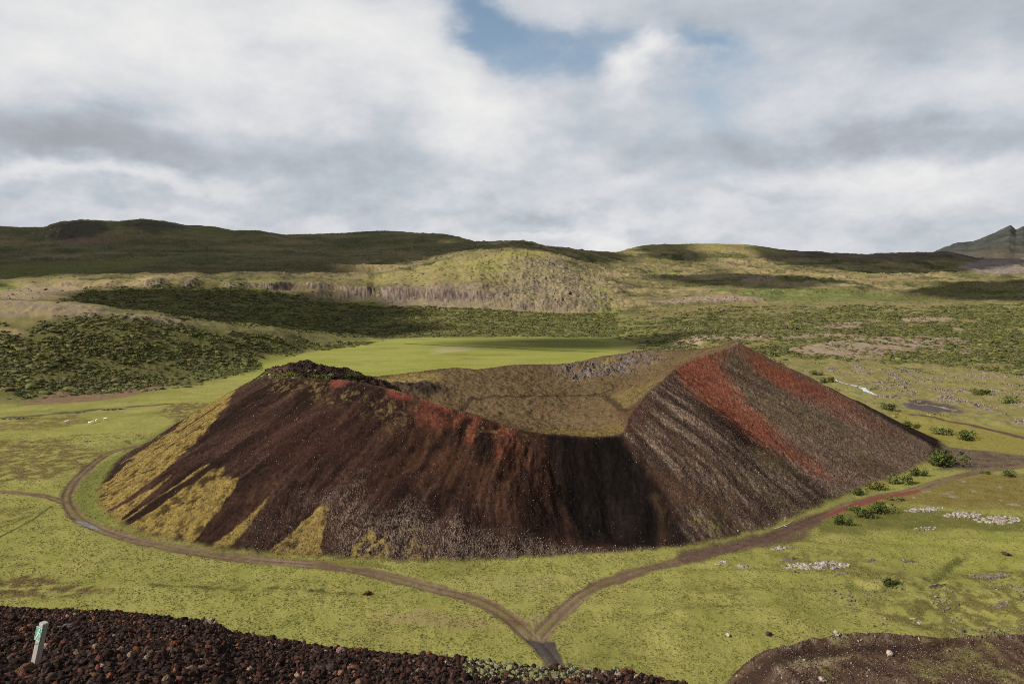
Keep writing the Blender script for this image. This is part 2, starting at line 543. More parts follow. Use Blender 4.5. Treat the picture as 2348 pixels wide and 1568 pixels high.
# brown gravel mound at the lower right
md = (((X - 74) / 47) ** 6 + ((Yw - 73) / 18.0) ** 6) ** (1 / 6) + 0.07 * fbm(X, Yw, 14, 3, 111)
mound = 1 - sstep(md, 0.86, 1.03)
ZG += mound * (6.6 + 0.5 * fbm(X, Yw, 9, 3, 113))
mrim = np.exp(-((md - 0.86) / 0.035) ** 2)
ZG += mrim * 0.45 + mound * (np.abs(fbm(X, Yw, 3.2, 3, 115)) * 0.5)
# long grassy swells on the lower right meadow
sw = sstep(X, 8, 30) * sstep(YE, 88, 96) * (1 - sstep(YE, 138, 155)) * sstep(TT, 1.02, 1.3)
ZG += sw * fbm(X * 0.5 + 40, Yw * 1.2, 15, 3, 117) * 1.7
ZG += sstep(-X, 0, 10) * sstep(YE, 88, 96) * (1 - sstep(YE, 125, 140)) * sstep(TT, 1.05, 1.3) * fbm(X * 0.35, Yw, 13, 2, 118) * 0.8

# the cone the viewer stands on
hz = hill_height(UEFF[None, :] * np.ones((NR, 1)), YE)
side = sstep(np.abs(AZ)[None, :], math.radians(40), math.radians(62))
hz = hz * (1 - side) + side * (53.3 - 0.15 * RAD[:, None] - 0.75 * np.maximum(RAD[:, None] - 6, 0))
HILL = hz > ZG
ZG = smax(hz, ZG, 0.6)
nearm = HILL * 1.0
ZG += nearm * (fbm(X, Yw, 2.6, 3, 121) * 0.16 + fbm(X, Yw, 0.5, 3, 123) * 0.06) * (RAD[:, None] < 60)


def bilin(A, x, y):
    r = np.log(np.maximum(np.hypot(x, y), RAD[0] * 1.001))
    a = np.arctan2(x, y)
    i = np.clip(np.searchsorted(LOGR, r) - 1, 0, NR - 2)
    j = np.clip(np.searchsorted(AZ, a) - 1, 0, NC - 2)
    fi = np.clip((r - LOGR[i]) / (LOGR[i + 1] - LOGR[i]), 0, 1)
    fj = np.clip((a - AZ[j]) / (AZ[j + 1] - AZ[j]), 0, 1)
    return (A[i, j] * (1 - fi) * (1 - fj) + A[i + 1, j] * fi * (1 - fj) + A[i, j + 1] * (1 - fi) * fj + A[i + 1, j + 1] * fi * fj)


def ground(u, v, dmax=8000.0, dmin=4.0):
    """the point of the terrain under one pixel of the photograph"""
    d = px_dir(u, v)
    t = np.exp(np.linspace(math.log(dmin), math.log(dmax), 2600))
    px, py, pz = d[0] * t, d[1] * t, EYE + d[2] * t
    g = pz - bilin(ZG, px, py)
    neg = np.where(g < 0)[0]
    if len(neg) and neg[0] > 0:
        i = neg[0]
        s = g[i - 1] / (g[i - 1] - g[i])
        tt = t[i - 1] + s * (t[i] - t[i - 1])
    else:
        tt = t[int(np.argmin((g / t)[t > min(60.0, dmax / 3)])) + int((t <= min(60.0, dmax / 3)).sum())]
    return np.array([d[0] * tt, d[1] * tt, EYE + d[2] * tt])


def gpoly(pts, dmax=8000.0, dmin=40.0):
    return np.array([ground(u, v, dmax, dmin)[:2] for (u, v) in pts])


def poly_sd(poly, x, y):
    """signed distance to a polygon in the plan, positive inside"""
    return chunked(lambda p, q: poly_sd_block(poly, p, q), x, y)


def poly_sd_block(poly, x, y):
    n = len(poly)
    d2 = np.full(x.shape, 1e18)
    ins = np.zeros(x.shape, bool)
    for i in range(n):
        ax, ay = poly[i]
        bx, by = poly[(i + 1) % n]
        ex, ey = bx - ax, by - ay
        wx, wy = x - ax, y - ay
        t = np.clip((wx * ex + wy * ey) / (ex * ex + ey * ey + 1e-9), 0, 1)
        d2 = np.minimum(d2, (wx - ex * t) ** 2 + (wy - ey * t) ** 2)
        c = ((ay > y) != (by > y)) & (x < (bx - ax) * (y - ay) / (by - ay + 1e-12) + ax)
        ins ^= c
    d = np.sqrt(d2)
    return np.where(ins, d, -d)


def line_d(pts, x, y):
    d2 = np.full(x.shape, 1e18)
    par = np.zeros(x.shape)
    n = len(pts)
    for i in range(n - 1):
        ax, ay = pts[i]
        bx, by = pts[i + 1]
        ex, ey = bx - ax, by - ay
        wx, wy = x - ax, y - ay
        t = np.clip((wx * ex + wy * ey) / (ex * ex + ey * ey + 1e-9), 0, 1)
        q = (wx - ex * t) ** 2 + (wy - ey * t) ** 2
        m = q < d2
        d2 = np.where(m, q, d2)
        par = np.where(m, (i + t) / (n - 1), par)
    return np.sqrt(d2), par


def sub(poly, pad):
    x0, y0 = poly.min(0) - pad
    x1, y1 = poly.max(0) + pad
    return (X > x0) & (X < x1) & (Yw > y0) & (Yw < y1)


def pmask(pts, soft=2.0, warp=0.0, wl=None, seed=0, dmax=8000.0, world=False):
    P = np.asarray(pts, float) if world else gpoly(pts, dmax)
    m = np.zeros((NR, NC), f32)
    s = sub(P, soft + warp * 1.5)
    if not s.any():
        return m
    x, y = X[s], Yw[s]
    sdv = poly_sd(P, x, y)
    if warp:
        sdv = sdv + warp * fbm(x, y, wl or warp * 3, 4, seed + 7, 0.6)
    m[s] = sstep(sdv, -soft, soft)
    return m


def lmask(pts, w0, w1=None, soft=0.6, warp=0.0, wl=3.0, seed=0, dmax=8000.0):
    P = gpoly(pts, dmax)
    w1 = w0 if w1 is None else w1
    m = np.zeros((NR, NC), f32)
    s = sub(P, max(w0, w1) + soft + warp)
    if not s.any():
        return m
    x, y = X[s], Yw[s]
    d, par = line_d(P, x, y)
    if warp:
        d = d + warp * fbm(x, y, wl, 3, seed + 3)
    w = w0 + (w1 - w0) * par
    m[s] = 1 - sstep(d, w - soft, w + soft)
    return m


# ------------------------------------------------------------------ ground cover colours (albedo of what grows or lies there)
# common noises
N_big = fbm(X, Yw, 40, 4, 201)
N_mid = fbm(X, Yw, 9, 4, 203, 0.55)
N_fine = fbm(X, Yw, 1.6, 3, 205, 0.6)
N_tus = fbm(X * 0.75, Yw, 0.9, 3, 206, 0.65)
N_far = fbm(X, Yw, 220, 5, 207, 0.6)
WHITE = RNG.random((NR, NC)).astype(f32)
N_hum = fbm(X, Yw, 4.0, 3, 209, 0.6)

GRASS = np.array([0.180, 0.178, 0.045])
GRASS_D = np.array([0.110, 0.116, 0.029])
GRASS_L = np.array([0.246, 0.228, 0.070])
STRAW = np.array([0.25, 0.205, 0.085])
BRIGHT = np.array([0.185, 0.195, 0.036])
MOSS = np.array([0.138, 0.094, 0.028])
MOSS_L = np.array([0.172, 0.126, 0.038])
DARK = np.array([0.026, 0.0135, 0.0105])
BLACK = np.array([0.012, 0.009, 0.008])
BROWN = np.array([0.047, 0.024, 0.017])
RED = np.array([0.218, 0.060, 0.031])
REDBR = np.array([0.120, 0.042, 0.028])
STONE = np.array([0.180, 0.136, 0.104])
PINKST = np.array([0.195, 0.130, 0.102])
DULL = np.array([0.098, 0.066, 0.033])
SHRUB = np.array([0.035, 0.045, 0.013])
HEATH = np.array([0.075, 0.052, 0.026])
ROCK = np.array([0.195, 0.150, 0.120])
DIRT = np.array([0.125, 0.085, 0.055])
LICHEN = np.array([0.27, 0.245, 0.21])

C = np.zeros((NR, NC, 3), f32)


def paint(m, c):
    global C
    s = m > 0.003
    mm = m[s][:, None]
    cc = c[s] if getattr(c, 'ndim', 1) == 3 else np.asarray(c, f32)
    C[s] = C[s] * (1 - mm) + cc * mm


def mixc(a, b, t):
    t = np.clip(t, 0, 1)[..., None].astype(f32)
    return (np.asarray(a, f32) * (1 - t) + np.asarray(b, f32) * t)


# meadow
C[:] = mixc(GRASS, GRASS_L, 0.45 + 1.0 * N_mid + 0.7 * N_big)
paint(sstep(0.35 * N_hum + 0.6 * N_fine + 0.9 * N_tus + 0.8 * N_big, 0.10, 0.9).astype(f32) * 0.5, GRASS_D)
paint(sstep(fbm(X * 0.6, Yw, 30, 5, 215, 0.6) + 0.3 * N_fine, 0.12, 0.55).astype(f32) * 0.6, STRAW * 0.9)
paint(sstep(fbm(X * 0.5, Yw, 36, 5, 216, 0.6), 0.02, 0.4).astype(f32) * 0.42, [0.118, 0.114, 0.034])
paint(sstep(fbm(X * 0.55, Yw * 1.1, 15, 5, 217, 0.62) + 0.25 * N_tus, 0.16, 0.5).astype(f32) * 0.4, [0.105, 0.096, 0.032])
# far hills
hm = sstep(ZG, 1.5, 6) * sstep(YE, 330, 420) * (TT > 1.2)
hillc = mixc([0.115, 0.105, 0.042], [0.245, 0.190, 0.095], 0.5 + 1.7 * N_far)
N_str = fbm(X * 0.45, Yw, 42, 5, 221, 0.65)
N_st2 = fbm(X * 0.5, Yw, 14, 4, 222, 0.65)
hillc = hillc * (1 + 0.5 * np.clip(N_str, -1, 1) + 0.55 * np.clip(N_st2, -1, 1))[..., None]
paint(hm.astype(f32), hillc)
paint((hm * sstep(fbm(X, Yw, 120, 5, 223, 0.65) + 0.3 * N_str, 0.0, 0.25) * 0.85).astype(f32), [0.050, 0.055, 0.021])
paint((hm * sstep(fbm(X * 0.6, Yw, 90, 4, 227, 0.6), 0.18, 0.4) * 0.6).astype(f32), [0.15, 0.17, 0.032])
paint((hm * sstep(fbm(X, Yw, 60, 5, 229, 0.7), 0.22, 0.42) * sstep(YE, 500, 900) * 0.85).astype(f32), [0.215, 0.155, 0.125])

shelf = hm * (1 - sstep(RIGHTU, 700, 1000)) * sstep(YE, 980, 1060) * (1 - sstep(YE, 2000, 2300))
paint((shelf * (0.45 + 0.5 * sstep(N_str + N_st2 * 0.6, -0.4, 0.3))).astype(f32), mixc([0.055, 0.056, 0.024], [0.125, 0.098, 0.050], 0.45 + 1.6 * fbm(X * 0.6, Yw, 90, 5, 231, 0.65)))
# far-left hills: dark heath grass
m = pmask([(-600, 470), (1085, 556), (1200, 570), (1040, 585), (800, 598), (500, 606), (250, 612), (0, 605), (-600, 600)], 60, 120, 260, 3)
m = np.maximum(m, (sstep(YE, 1900, 2300) * (UEFF[None, :] < 1120)).astype(f32))
paint(m * 0.85, mixc([0.072, 0.078, 0.034], [0.190, 0.152, 0.080], 0.42 + 1.9 * fbm(X * 0.6, Yw, 130, 6, 233, 0.68)))
paint((m * sstep(fbm(X, Yw, 70, 4, 234, 0.6), 0.25, 0.45) * 0.7).astype(f32), [0.17, 0.125, 0.095])
for pts, c_ in (([(105, 548), (150, 513), (200, 508), (235, 509), (262, 520), (240, 535), (180, 550)], [0.050, 0.044, 0.040]), ([(290, 520), (340, 506), (400, 512), (430, 524), (360, 536)], [0.060, 0.054, 0.044]),
                ([(130, 556), (200, 545), (285, 547), (250, 558), (170, 562)], [0.175, 0.115, 0.085]), ([(-50, 612), (150, 602), (330, 590), (390, 592), (320, 612), (120, 632), (-50, 640)], [0.125, 0.130, 0.040]),
                ([(440, 522), (500, 520), (545, 532), (520, 545), (460, 535)], [0.115, 0.118, 0.045])):
    m = pmask(pts, 20, 40, 90, 80)
    paint(m * 0.75, np.array(c_))
m = (sstep(YE, 2250, 2500) * sstep(RIGHTU, 1720, 1800)).astype(f32)
paint(m * 0.9, mixc([0.055, 0.049, 0.037], [0.150, 0.110, 0.085], 0.42 + 1.9 * fbm(X, Yw, 130, 5, 235, 0.65)))
m = (sstep(YE, 3400, 3900) * sstep(RIGHTU, 1900, 2000)).astype(f32)
paint(m, mixc([0.028, 0.033, 0.029], [0.075, 0.074, 0.067], 0.45 + 1.8 * fbm(X + Yw * 0.5, Yw * 0.4, 110, 5, 237, 0.7)))
m = pmask([(2200, 612), (2250, 595), (2348, 592), (2600, 590), (2600, 615), (2348, 628), (2260, 628)], 15, 30, 80, 79)
paint(m * 0.8, mixc([0.16, 0.125, 0.115], [0.25, 0.205, 0.185], 0.5 + 1.7 * fbm(X, Yw, 60, 5, 236, 0.65)))
# light hill on the right skyline
m = (sstep(YE, 2350, 2600) * sstep(RIGHTU, 1395, 1430) * (1 - sstep(RIGHTU, 1760, 1830))).astype(f32)
paint(m, mixc([0.15, 0.105, 0.06], [0.22, 0.21, 0.06], 0.5 + 1.5 * fbm(X, Yw, 90, 5, 239, 0.65)))

# far bright meadow behind the crater
m = pmask([(560, 838), (700, 800), (890, 778), (1000, 776), (1390, 776), (1420, 800), (1300, 838), (900, 872), (560, 870)], 6, 10, 40, 5)
paint(m * 0.92, mixc(BRIGHT, [0.235, 0.23, 0.065], 0.5 + 1.5 * fbm(X * 0.4, Yw, 26, 5, 241, 0.6)))
paint(m * sstep(fbm(X * 0.5, Yw, 34, 5, 242, 0.62), 0.15, 0.5).astype(f32) * 0.6, [0.125, 0.125, 0.032])
for pts in ([(620, 838), (800, 822), (980, 812), (1180, 815)], [(900, 850), (1050, 838), (1200, 832)], [(1180, 795), (1300, 792), (1400, 795)], [(700, 850), (760, 838), (850, 830)]):
    paint(lmask(pts, 0.8, 0.6, 1.2, 1.5, 14) * 0.55 * sstep(N_mid, -0.5, 0.3).astype(f32), [0.085, 0.085, 0.025])
m = pmask([(1000, 795), (1060, 793), (1100, 797), (1060, 806), (990, 812)], 6, 6, 20, 6)
paint(m * 0.7, [0.28, 0.25, 0.13])
paint(lmask([(930, 788), (1010, 792), (1120, 796), (1250, 803), (1400, 808)], 1.8, 1.8, 1.0), [0.06, 0.06, 0.022])
m = pmask([(1180, 782), (1330, 778), (1400, 784), (1390, 800), (1250, 796)], 6, 8, 30, 8)
paint(m * 0.6, [0.12, 0.135, 0.035])

# straw hill and rocky knob in the middle distance
m = pmask([(830, 640), (1000, 603), (1160, 576), (1300, 590), (1240, 640), (1000, 656), (860, 656)], 12, 40, 120, 9)
paint(m * 0.8, mixc([0.235, 0.19, 0.085], [0.205, 0.20, 0.05], 0.5 + 1.5 * N_far))
m = pmask([(900, 655), (1150, 655), (1180, 590), (1290, 592), (1385, 650), (1395, 690), (1330, 712), (1200, 714), (1000, 704), (880, 700)], 25, 50, 90, 10)
paint(m * 0.65, mixc([0.26, 0.20, 0.13], ROCK, 0.5 + 1.6 * fbm(X, Yw, 30, 5, 243, 0.65)))
paint((m * knobm * sstep(np.abs(runn), 0.22, 0.05) * 0.6).astype(f32), [0.10, 0.095, 0.04])
m = lmask([(1312, 612), (1350, 640), (1378, 665), (1392, 695), (1398, 720)], 12, 22, 10, 8, 20)
paint(m * 0.55 * sstep(N_str, -0.4, 0.2).astype(f32), [0.165, 0.180, 0.038])
m = pmask([(1600, 665), (1750, 652), (1900, 660), (2080, 678), (2150, 690), (1800, 693)], 10, 20, 60, 12)
paint(m * 0.85, mixc([0.085, 0.105, 0.034], [0.135, 0.142, 0.045], 0.5 + 1.5 * N_big))

# shrub slopes (low birch and willow with heath between)
shr_l = pmask([(-600, 770), (-100, 745), (60, 745), (200, 730), (300, 722), (420, 752), (520, 772), (640, 770), (880, 782), (760, 800), (640, 800), (560, 818), (592, 845), (450, 882), (0, 925), (-600, 950)], 7, 16, 36, 13)
shr_v = pmask([(150, 690), (200, 660), (400, 656), (560, 660), (690, 676), (800, 697), (900, 704), (840, 740), (720, 762), (560, 748), (400, 730), (250, 706)], 8, 14, 40, 14)
shr_c = pmask([(560, 750), (740, 720), (860, 704), (1000, 705), (1200, 716), (1410, 718), (1420, 764), (1350, 773), (1000, 773), (890, 776), (700, 764)], 10, 26, 60, 15)
shr_r = pmask([(1390, 735), (1500, 715), (1700, 704), (2000, 700), (2600, 700), (2600, 880), (2348, 858), (2150, 835), (1900, 830), (1800, 815), (1700, 790), (1450, 785), (1395, 770)], 6, 14, 50, 16)
shr_r = shr_r * (0.16 + 0.84 * sstep(fbm(X * 0.45, Yw, 60, 4, 251, 0.6) + 0.35 * sstep(RIGHTU, 1900, 2300) - 0.05, -0.18, 0.2))
edge_r = pmask([(1390, 760), (1500, 735), (1700, 725), (2000, 720), (2600, 720), (2600, 880), (1800, 830), (1450, 800)], 40, 70, 160, 17)
shr_r = shr_r * (0.25 + 0.75 * edge_r)
shr_far = pmask([(2000, 690), (2100, 660), (2348, 640), (2348, 690)], 10, 20, 60, 18)
hl = pmask([(-600, 680), (0, 688), (250, 705), (400, 728), (560, 746), (700, 760), (880, 779), (760, 800), (640, 806), (560, 822), (592, 848), (450, 884), (0, 928), (-600, 955)], 5, 10, 26, 78)
paint(hl * 0.85, mixc([0.098, 0.096, 0.034], [0.185, 0.155, 0.066], 0.4 + 1.0 * N_mid + 0.9 * N_big))
paint(shr_c * 0.7, mixc([0.098, 0.096, 0.034], [0.160, 0.145, 0.058], 0.5 + 1.0 * N_mid))
for m, k in ((shr_l, 0.85), (shr_v, 0.9), (shr_c, 0.8), (shr_r, 0.7), (shr_far, 0.7)):
    paint((m * k * (0.45 + 0.55 * sstep(N_mid + 0.6 * N_big, -0.3, 0.2))).astype(f32), mixc([0.062, 0.066, 0.020], [0.11, 0.10, 0.034], 0.5 + 1.2 * N_mid))
bare = np.zeros((NR, NC), f32)
heath_r = pmask([(1390, 735), (1500, 700), (1800, 690), (2600, 690), (2600, 880), (2150, 840), (1900, 835), (1700, 795), (1450, 788)], 20, 30, 90, 75)
paint(heath_r * 0.6, mixc([0.105, 0.100, 0.036], [0.165, 0.142, 0.058], 0.5 + 1.1 * N_mid))
paint(heath_r * (0.75 * sstep(fbm(X * 0.4, Yw, 34, 5, 253, 0.62), -0.1, 0.35)).astype(f32), mixc([0.135, 0.112, 0.045], [0.225, 0.175, 0.085], 0.5 + 1.2 * N_mid))
for pts, a in (([(1790, 806), (1880, 790), (1960, 776), (2080, 769), (2200, 775), (2235, 788), (2120, 800), (2000, 822), (1880, 818)], 0.9), ([(2120, 795), (2240, 800), (2230, 815), (2140, 806)], 0.9),
               ([(1440, 790), (1560, 780), (1800, 768), (2000, 766), (1990, 772), (1800, 778), (1600, 792)], 0.75), ([(1870, 752), (1920, 742), (1990, 742), (1960, 754), (1900, 758)], 0.9),
               ([(2070, 733), (2110, 728), (2190, 733), (2170, 740), (2080, 741)], 0.9), ([(1480, 690), (1600, 680), (1750, 684), (1740, 692), (1560, 697)], 0.8), ([(1700, 640), (1780, 636), (1770, 648), (1700, 650)], 0.8),
               ([(2190, 742), (2200, 742), (2204, 766), (2196, 768)], 0.8)):
    m = pmask(pts, 4, 8, 20, 76)
    bare = np.maximum(bare, m * a)
    paint(m * a, mixc([0.215, 0.140, 0.100], [0.27, 0.215, 0.165], 0.5 + 1.7 * fbm(X, Yw, 12, 4, 254, 0.65)))
# brown heath caps and pale ledges on the left hill
for pts in ([(0, 668), (60, 655), (190, 650), (185, 668), (100, 682), (0, 690)], [(-200, 690), (60, 692), (250, 708), (230, 730), (120, 735), (0, 722), (-200, 720)],
            [(180, 712), (330, 722), (480, 745), (400, 742), (300, 735)], [(-50, 760), (10, 750), (60, 770), (50, 788), (-50, 788)]):
    m = pmask(pts, 4, 9, 24, 19)
    bare = np.maximum(bare, m * 0.35)
    paint(m * 0.9, mixc([0.25, 0.19, 0.10], [0.20, 0.155, 0.115], 0.5 + 1.6 * fbm(X, Yw, 14, 4, 255, 0.65)))
m = pmask([(40, 930), (110, 905), (200, 880), (340, 872), (385, 885), (310, 908), (160, 926)], 3, 5, 14, 20)
paint(m * 0.9, mixc([0.125, 0.075, 0.052], [0.17, 0.11, 0.07], 0.5 + 1.5 * N_hum))
# strips of heath and brown patches on the left plain
for pts, k in (([(-50, 1015), (120, 1005), (200, 1022), (245, 1045), (230, 1062), (170, 1078), (110, 1098), (-50, 1105)], 0.75),
               ([(350, 945), (400, 926), (450, 920), (480, 922), (452, 946), (380, 951)], 0.9),
               ([(-50, 975), (60, 960), (180, 950), (215, 965), (120, 985), (-50, 992)], 0.7),
               ([(-50, 1160), (80, 1165), (90, 1180), (20, 1195), (-50, 1200)], 0.5),
               ([(-60, 1332), (60, 1322), (150, 1332), (245, 1350), (150, 1366), (-60, 1362)], 0.95)):
    m = pmask(pts, 1.5, 4.5, 12, 22)
    paint(m * k * sstep(N_hum + N_fine * 0.6, -0.35, 0.15).astype(f32), mixc([0.07, 0.045, 0.024], [0.115, 0.07, 0.035], 0.5 + N_hum))
m = lmask([(-50, 962), (60, 955), (130, 948), (210, 940), (260, 935), (330, 930), (420, 925)], 2.2, 1.0, 1.2, 3, 8)
paint(m * 0.8, [0.045, 0.036, 0.030])
paint(lmask([(-20, 1240), (40, 1210), (80, 1188), (118, 1160)], 0.35, 0.3, 0.3, 0.1), [0.05, 0.055, 0.018])
paint(lmask([(-40, 1222), (30, 1200), (70, 1180), (112, 1158)], 0.3, 0.2, 0.3, 0.1) * 0.7, [0.05, 0.055, 0.018])
for pts in ([(120, 1012), (260, 1000), (400, 985), (470, 975)], [(150, 1000), (300, 990), (420, 965)], [(0, 1300), (60, 1296)], [(560, 1345), (700, 1352), (820, 1362)], [(350, 1340), (520, 1352), (640, 1350)]):
    paint(lmask(pts, 0.5, 0.4, 0.7, 1.0, 4) * 0.8 * sstep(N_hum + N_fine, -0.5, 0.2).astype(f32), [0.055, 0.055, 0.018])
paint(pmask([(1985, 1265), (2060, 1228), (2200, 1217), (2500, 1228), (2500, 1310), (2180, 1318), (2090, 1298)], 2, 3, 9, 77) * 0.6, mixc(BRIGHT * 0.92, GRASS_L, 0.4 + N_mid))
# pale dry patch by the track and one above the fork
paint(pmask([(840, 1412), (960, 1400), (1080, 1412), (1160, 1435), (1060, 1442), (900, 1430)], 1.0, 2.5, 6, 24) * 0.65, [0.235, 0.175, 0.085])
paint(pmask([(1190, 1415), (1250, 1405), (1260, 1432), (1225, 1440)], 0.6, 0.8, 3, 25) * 0.6, [0.21, 0.16, 0.09])
paint(pmask([(1000, 1330), (1180, 1318), (1300, 1325), (1250, 1350), (1120, 1352)], 1.5, 2.5, 7, 26) * 0.4, [0.24, 0.215, 0.09])
# deeper green strip round the cone's left foot
paint(pmask([(170, 1180), (165, 1110), (240, 1060), (330, 1010), (470, 930), (520, 905), (420, 985), (300, 1060), (225, 1130), (226, 1160), (260, 1200), (220, 1200)], 2, 2, 6, 27) * 0.7, [0.085, 0.098, 0.022])
paint(lmask([(240, 1206), (330, 1238), (430, 1260), (560, 1276), (700, 1287), (860, 1296)], 1.3, 0.9, 0.8, 0.5) * 0.7, [0.088, 0.085, 0.02])

# right: lava field, gravel flats, mossy rise
paint((lf * 0.55).astype(f32), mixc([0.105, 0.092, 0.040], [0.19, 0.155, 0.075], 0.5 + 1.3 * N_hum))
m = pmask([(1850, 850), (1950, 838), (2100, 842), (2600, 850), (2600, 990), (2348, 985), (2200, 945), (2050, 925), (1960, 890)], 3, 6, 18, 30)
paint(m * 0.85, mixc([0.135, 0.125, 0.036], [0.20, 0.165, 0.075], 0.5 + 1.4 * N_hum))
lavarock = m * sstep(fbm(X, Yw, 13, 4, 261, 0.65), 0.10, 0.32)
paint(lavarock.astype(f32) * 0.8, mixc([0.12, 0.095, 0.085], LICHEN, 0.4 + 1.3 * N_fine))
paint((m * sstep(fbm(X * 0.5, Yw, 22, 4, 262, 0.6), 0.18, 0.42)).astype(f32) * 0.8, SHRUB * 1.5)
paint(pmask([(2070, 924), (2120, 917), (2190, 930), (2210, 945), (2150, 948), (2090, 938)], 2, 3, 8, 31), [0.075, 0.06, 0.055])
paint(lmask([(2080, 922), (2140, 930), (2190, 940)], 0.8, 0.6, 0.7, 0.8) * 0.8, [0.26, 0.22, 0.18])
m = pmask([(2040, 945), (2110, 945), (2200, 965), (2600, 1030), (2600, 1060), (2348, 1042), (2230, 1030), (2130, 1000)], 2, 3, 9, 32)
paint(m * 0.9, mixc([0.165, 0.135, 0.032], [0.20, 0.175, 0.05], 0.5 + N_hum))
paint(lmask([(2090, 950), (2160, 962), (2230, 975), (2300, 992), (2420, 1022)], 1.6, 1.8, 0.8, 0.5), [0.075, 0.05, 0.042])
paint(pmask([(2090, 1005), (2130, 1003), (2230, 1030), (2348, 1043), (2600, 1055), (2600, 1085), (2348, 1066), (2230, 1078), (2160, 1078), (2120, 1050)], 1.5, 3, 8, 33) * 0.95,
      mixc([0.062, 0.040, 0.034], [0.11, 0.075, 0.066], 0.5 + 1.3 * N_hum))
# brown-green rise right of the track
m = pmask([(1985, 1155), (2060, 1128), (2130, 1112), (2200, 1090), (2600, 1085), (2600, 1190), (2348, 1170), (2200, 1165), (2080, 1152)], 1.5, 3, 8, 34)
paint(m * 0.9, mixc([0.115, 0.082, 0.022], [0.165, 0.13, 0.045], 0.5 + 1.3 * N_hum))
paint((m * sstep(fbm(X, Yw, 5, 4, 263, 0.6), 0.25, 0.45)).astype(f32) * 0.7, LICHEN * 0.9)
m = pmask([(1850, 1200), (1920, 1178), (2000, 1160), (2080, 1165), (2348, 1185), (2348, 1222), (2180, 1212), (2060, 1212), (1960, 1225), (1880, 1225)], 1.2, 2, 6, 35)
paint(m * 0.75, mixc([0.060, 0.066, 0.018], [0.11, 0.10, 0.03], 0.5 + 1.4 * N_hum))  # dark green thicket ground with the bushes' shade painted in
# scruffy hummocks along the right meadow
for pts, k in (([(1740, 1265), (1900, 1262), (2020, 1290), (2100, 1310), (1980, 1330), (1850, 1310), (1750, 1290)], 0.6),
               ([(2030, 1330), (2150, 1320), (2348, 1300), (2348, 1330), (2200, 1345), (2100, 1350)], 0.85),
               ([(1960, 1390), (2100, 1360), (2348, 1335), (2500, 1400), (2500, 1470), (2348, 1462), (2150, 1448)], 0.8),
               ([(1640, 1250), (1780, 1225), (1850, 1235), (1780, 1262), (1680, 1270)], 0.6)):
    m = pmask(pts, 2, 4, 9, 36)
    paint((m * k * sstep(N_hum + 0.7 * N_fine, -0.25, 0.2)).astype(f32), mixc([0.06, 0.055, 0.018], [0.105, 0.08, 0.032], 0.5 + N_fine))
for pts in ([(1560, 1375), (1640, 1352), (1760, 1345), (1850, 1352), (1960, 1350), (2050, 1340)], [(1400, 1478), (1440, 1440), (1500, 1412), (1600, 1392), (1750, 1380)],
            [(2080, 1345), (2130, 1325), (2170, 1300), (2200, 1275)], [(1850, 1240), (1950, 1255), (2060, 1262)]):
    paint(lmask(pts, 0.25, 0.25, 0.6, 0.7, 3) * 0.5 * sstep(N_hum + N_fine, -0.5, 0.2).astype(f32), [0.065, 0.06, 0.018])

gull = lmask([(1960, 1340), (2030, 1346), (2110, 1346), (2160, 1322), (2190, 1292), (2230, 1270)], 0.8, 0.5, 1.6, 0.6, 4)
ZG -= gull * 0.9
paint(gull * 0.6 * sstep(N_hum + N_fine, -0.4, 0.2).astype(f32), [0.055, 0.055, 0.02])
# ---- the cone itself
cone = ((TT < 1.12) & (TT > -2)).astype(f32) * (1 - sstep(TT + 0.03 * N_hum, 0.97, 1.03)).astype(f32)
IN = cone * (1 - sstep(TT, -0.03, 0.02)).astype(f32)
# streak coordinates: strongly stretched down the slope
st1 = 0.6 * fbm(arc + 7 * N_mid, tcl * 9, 4.5, 4, 301, 0.6) + 0.6 * fbm(arc + 16 * N_big, tcl * 22, 11, 4, 302, 0.6)
st2 = fbm(arc, tcl * 4, 1.8, 3, 303, 0.6)
st3 = fbm(arc * 1.0, tcl * 9, 14, 4, 305, 0.55)
basec = mixc(DARK * 0.52, BROWN * 0.95, 0.28 + 1.6 * st1 + 0.9 * st3)
paint(cone, basec)
paint(cone * sstep(st2 + 0.6 * st3, 0.25, 0.6).astype(f32) * 0.4, [0.062, 0.036, 0.027])
D = 320
# reddish brown middle of the left lobe
m = pmask([(860, 1000), (1000, 980), (1150, 960), (1240, 1000), (1250, 1090), (1180, 1180), (1000, 1110), (900, 1060)], 4, 6, 16, 40, D)
paint(m * cone * 0.42 * sstep(st1, -0.4, 0.3).astype(f32), [0.080, 0.036, 0.018])
m = pmask([(940, 930), (1040, 945), (1160, 972), (1195, 1010), (1150, 1060), (1090, 1020), (1040, 1000), (980, 970)], 2, 4, 10, 41, D)
paint(m * cone * 0.8 * sstep(st1 + N_hum * 0.4, -0.35, 0.25).astype(f32), [0.125, 0.040, 0.024])
m = pmask([(560, 960), (700, 940), (860, 950), (820, 1040), (640, 1060)], 4, 6, 15, 42, D)
paint(m * cone * 0.4, [0.040, 0.018, 0.013])
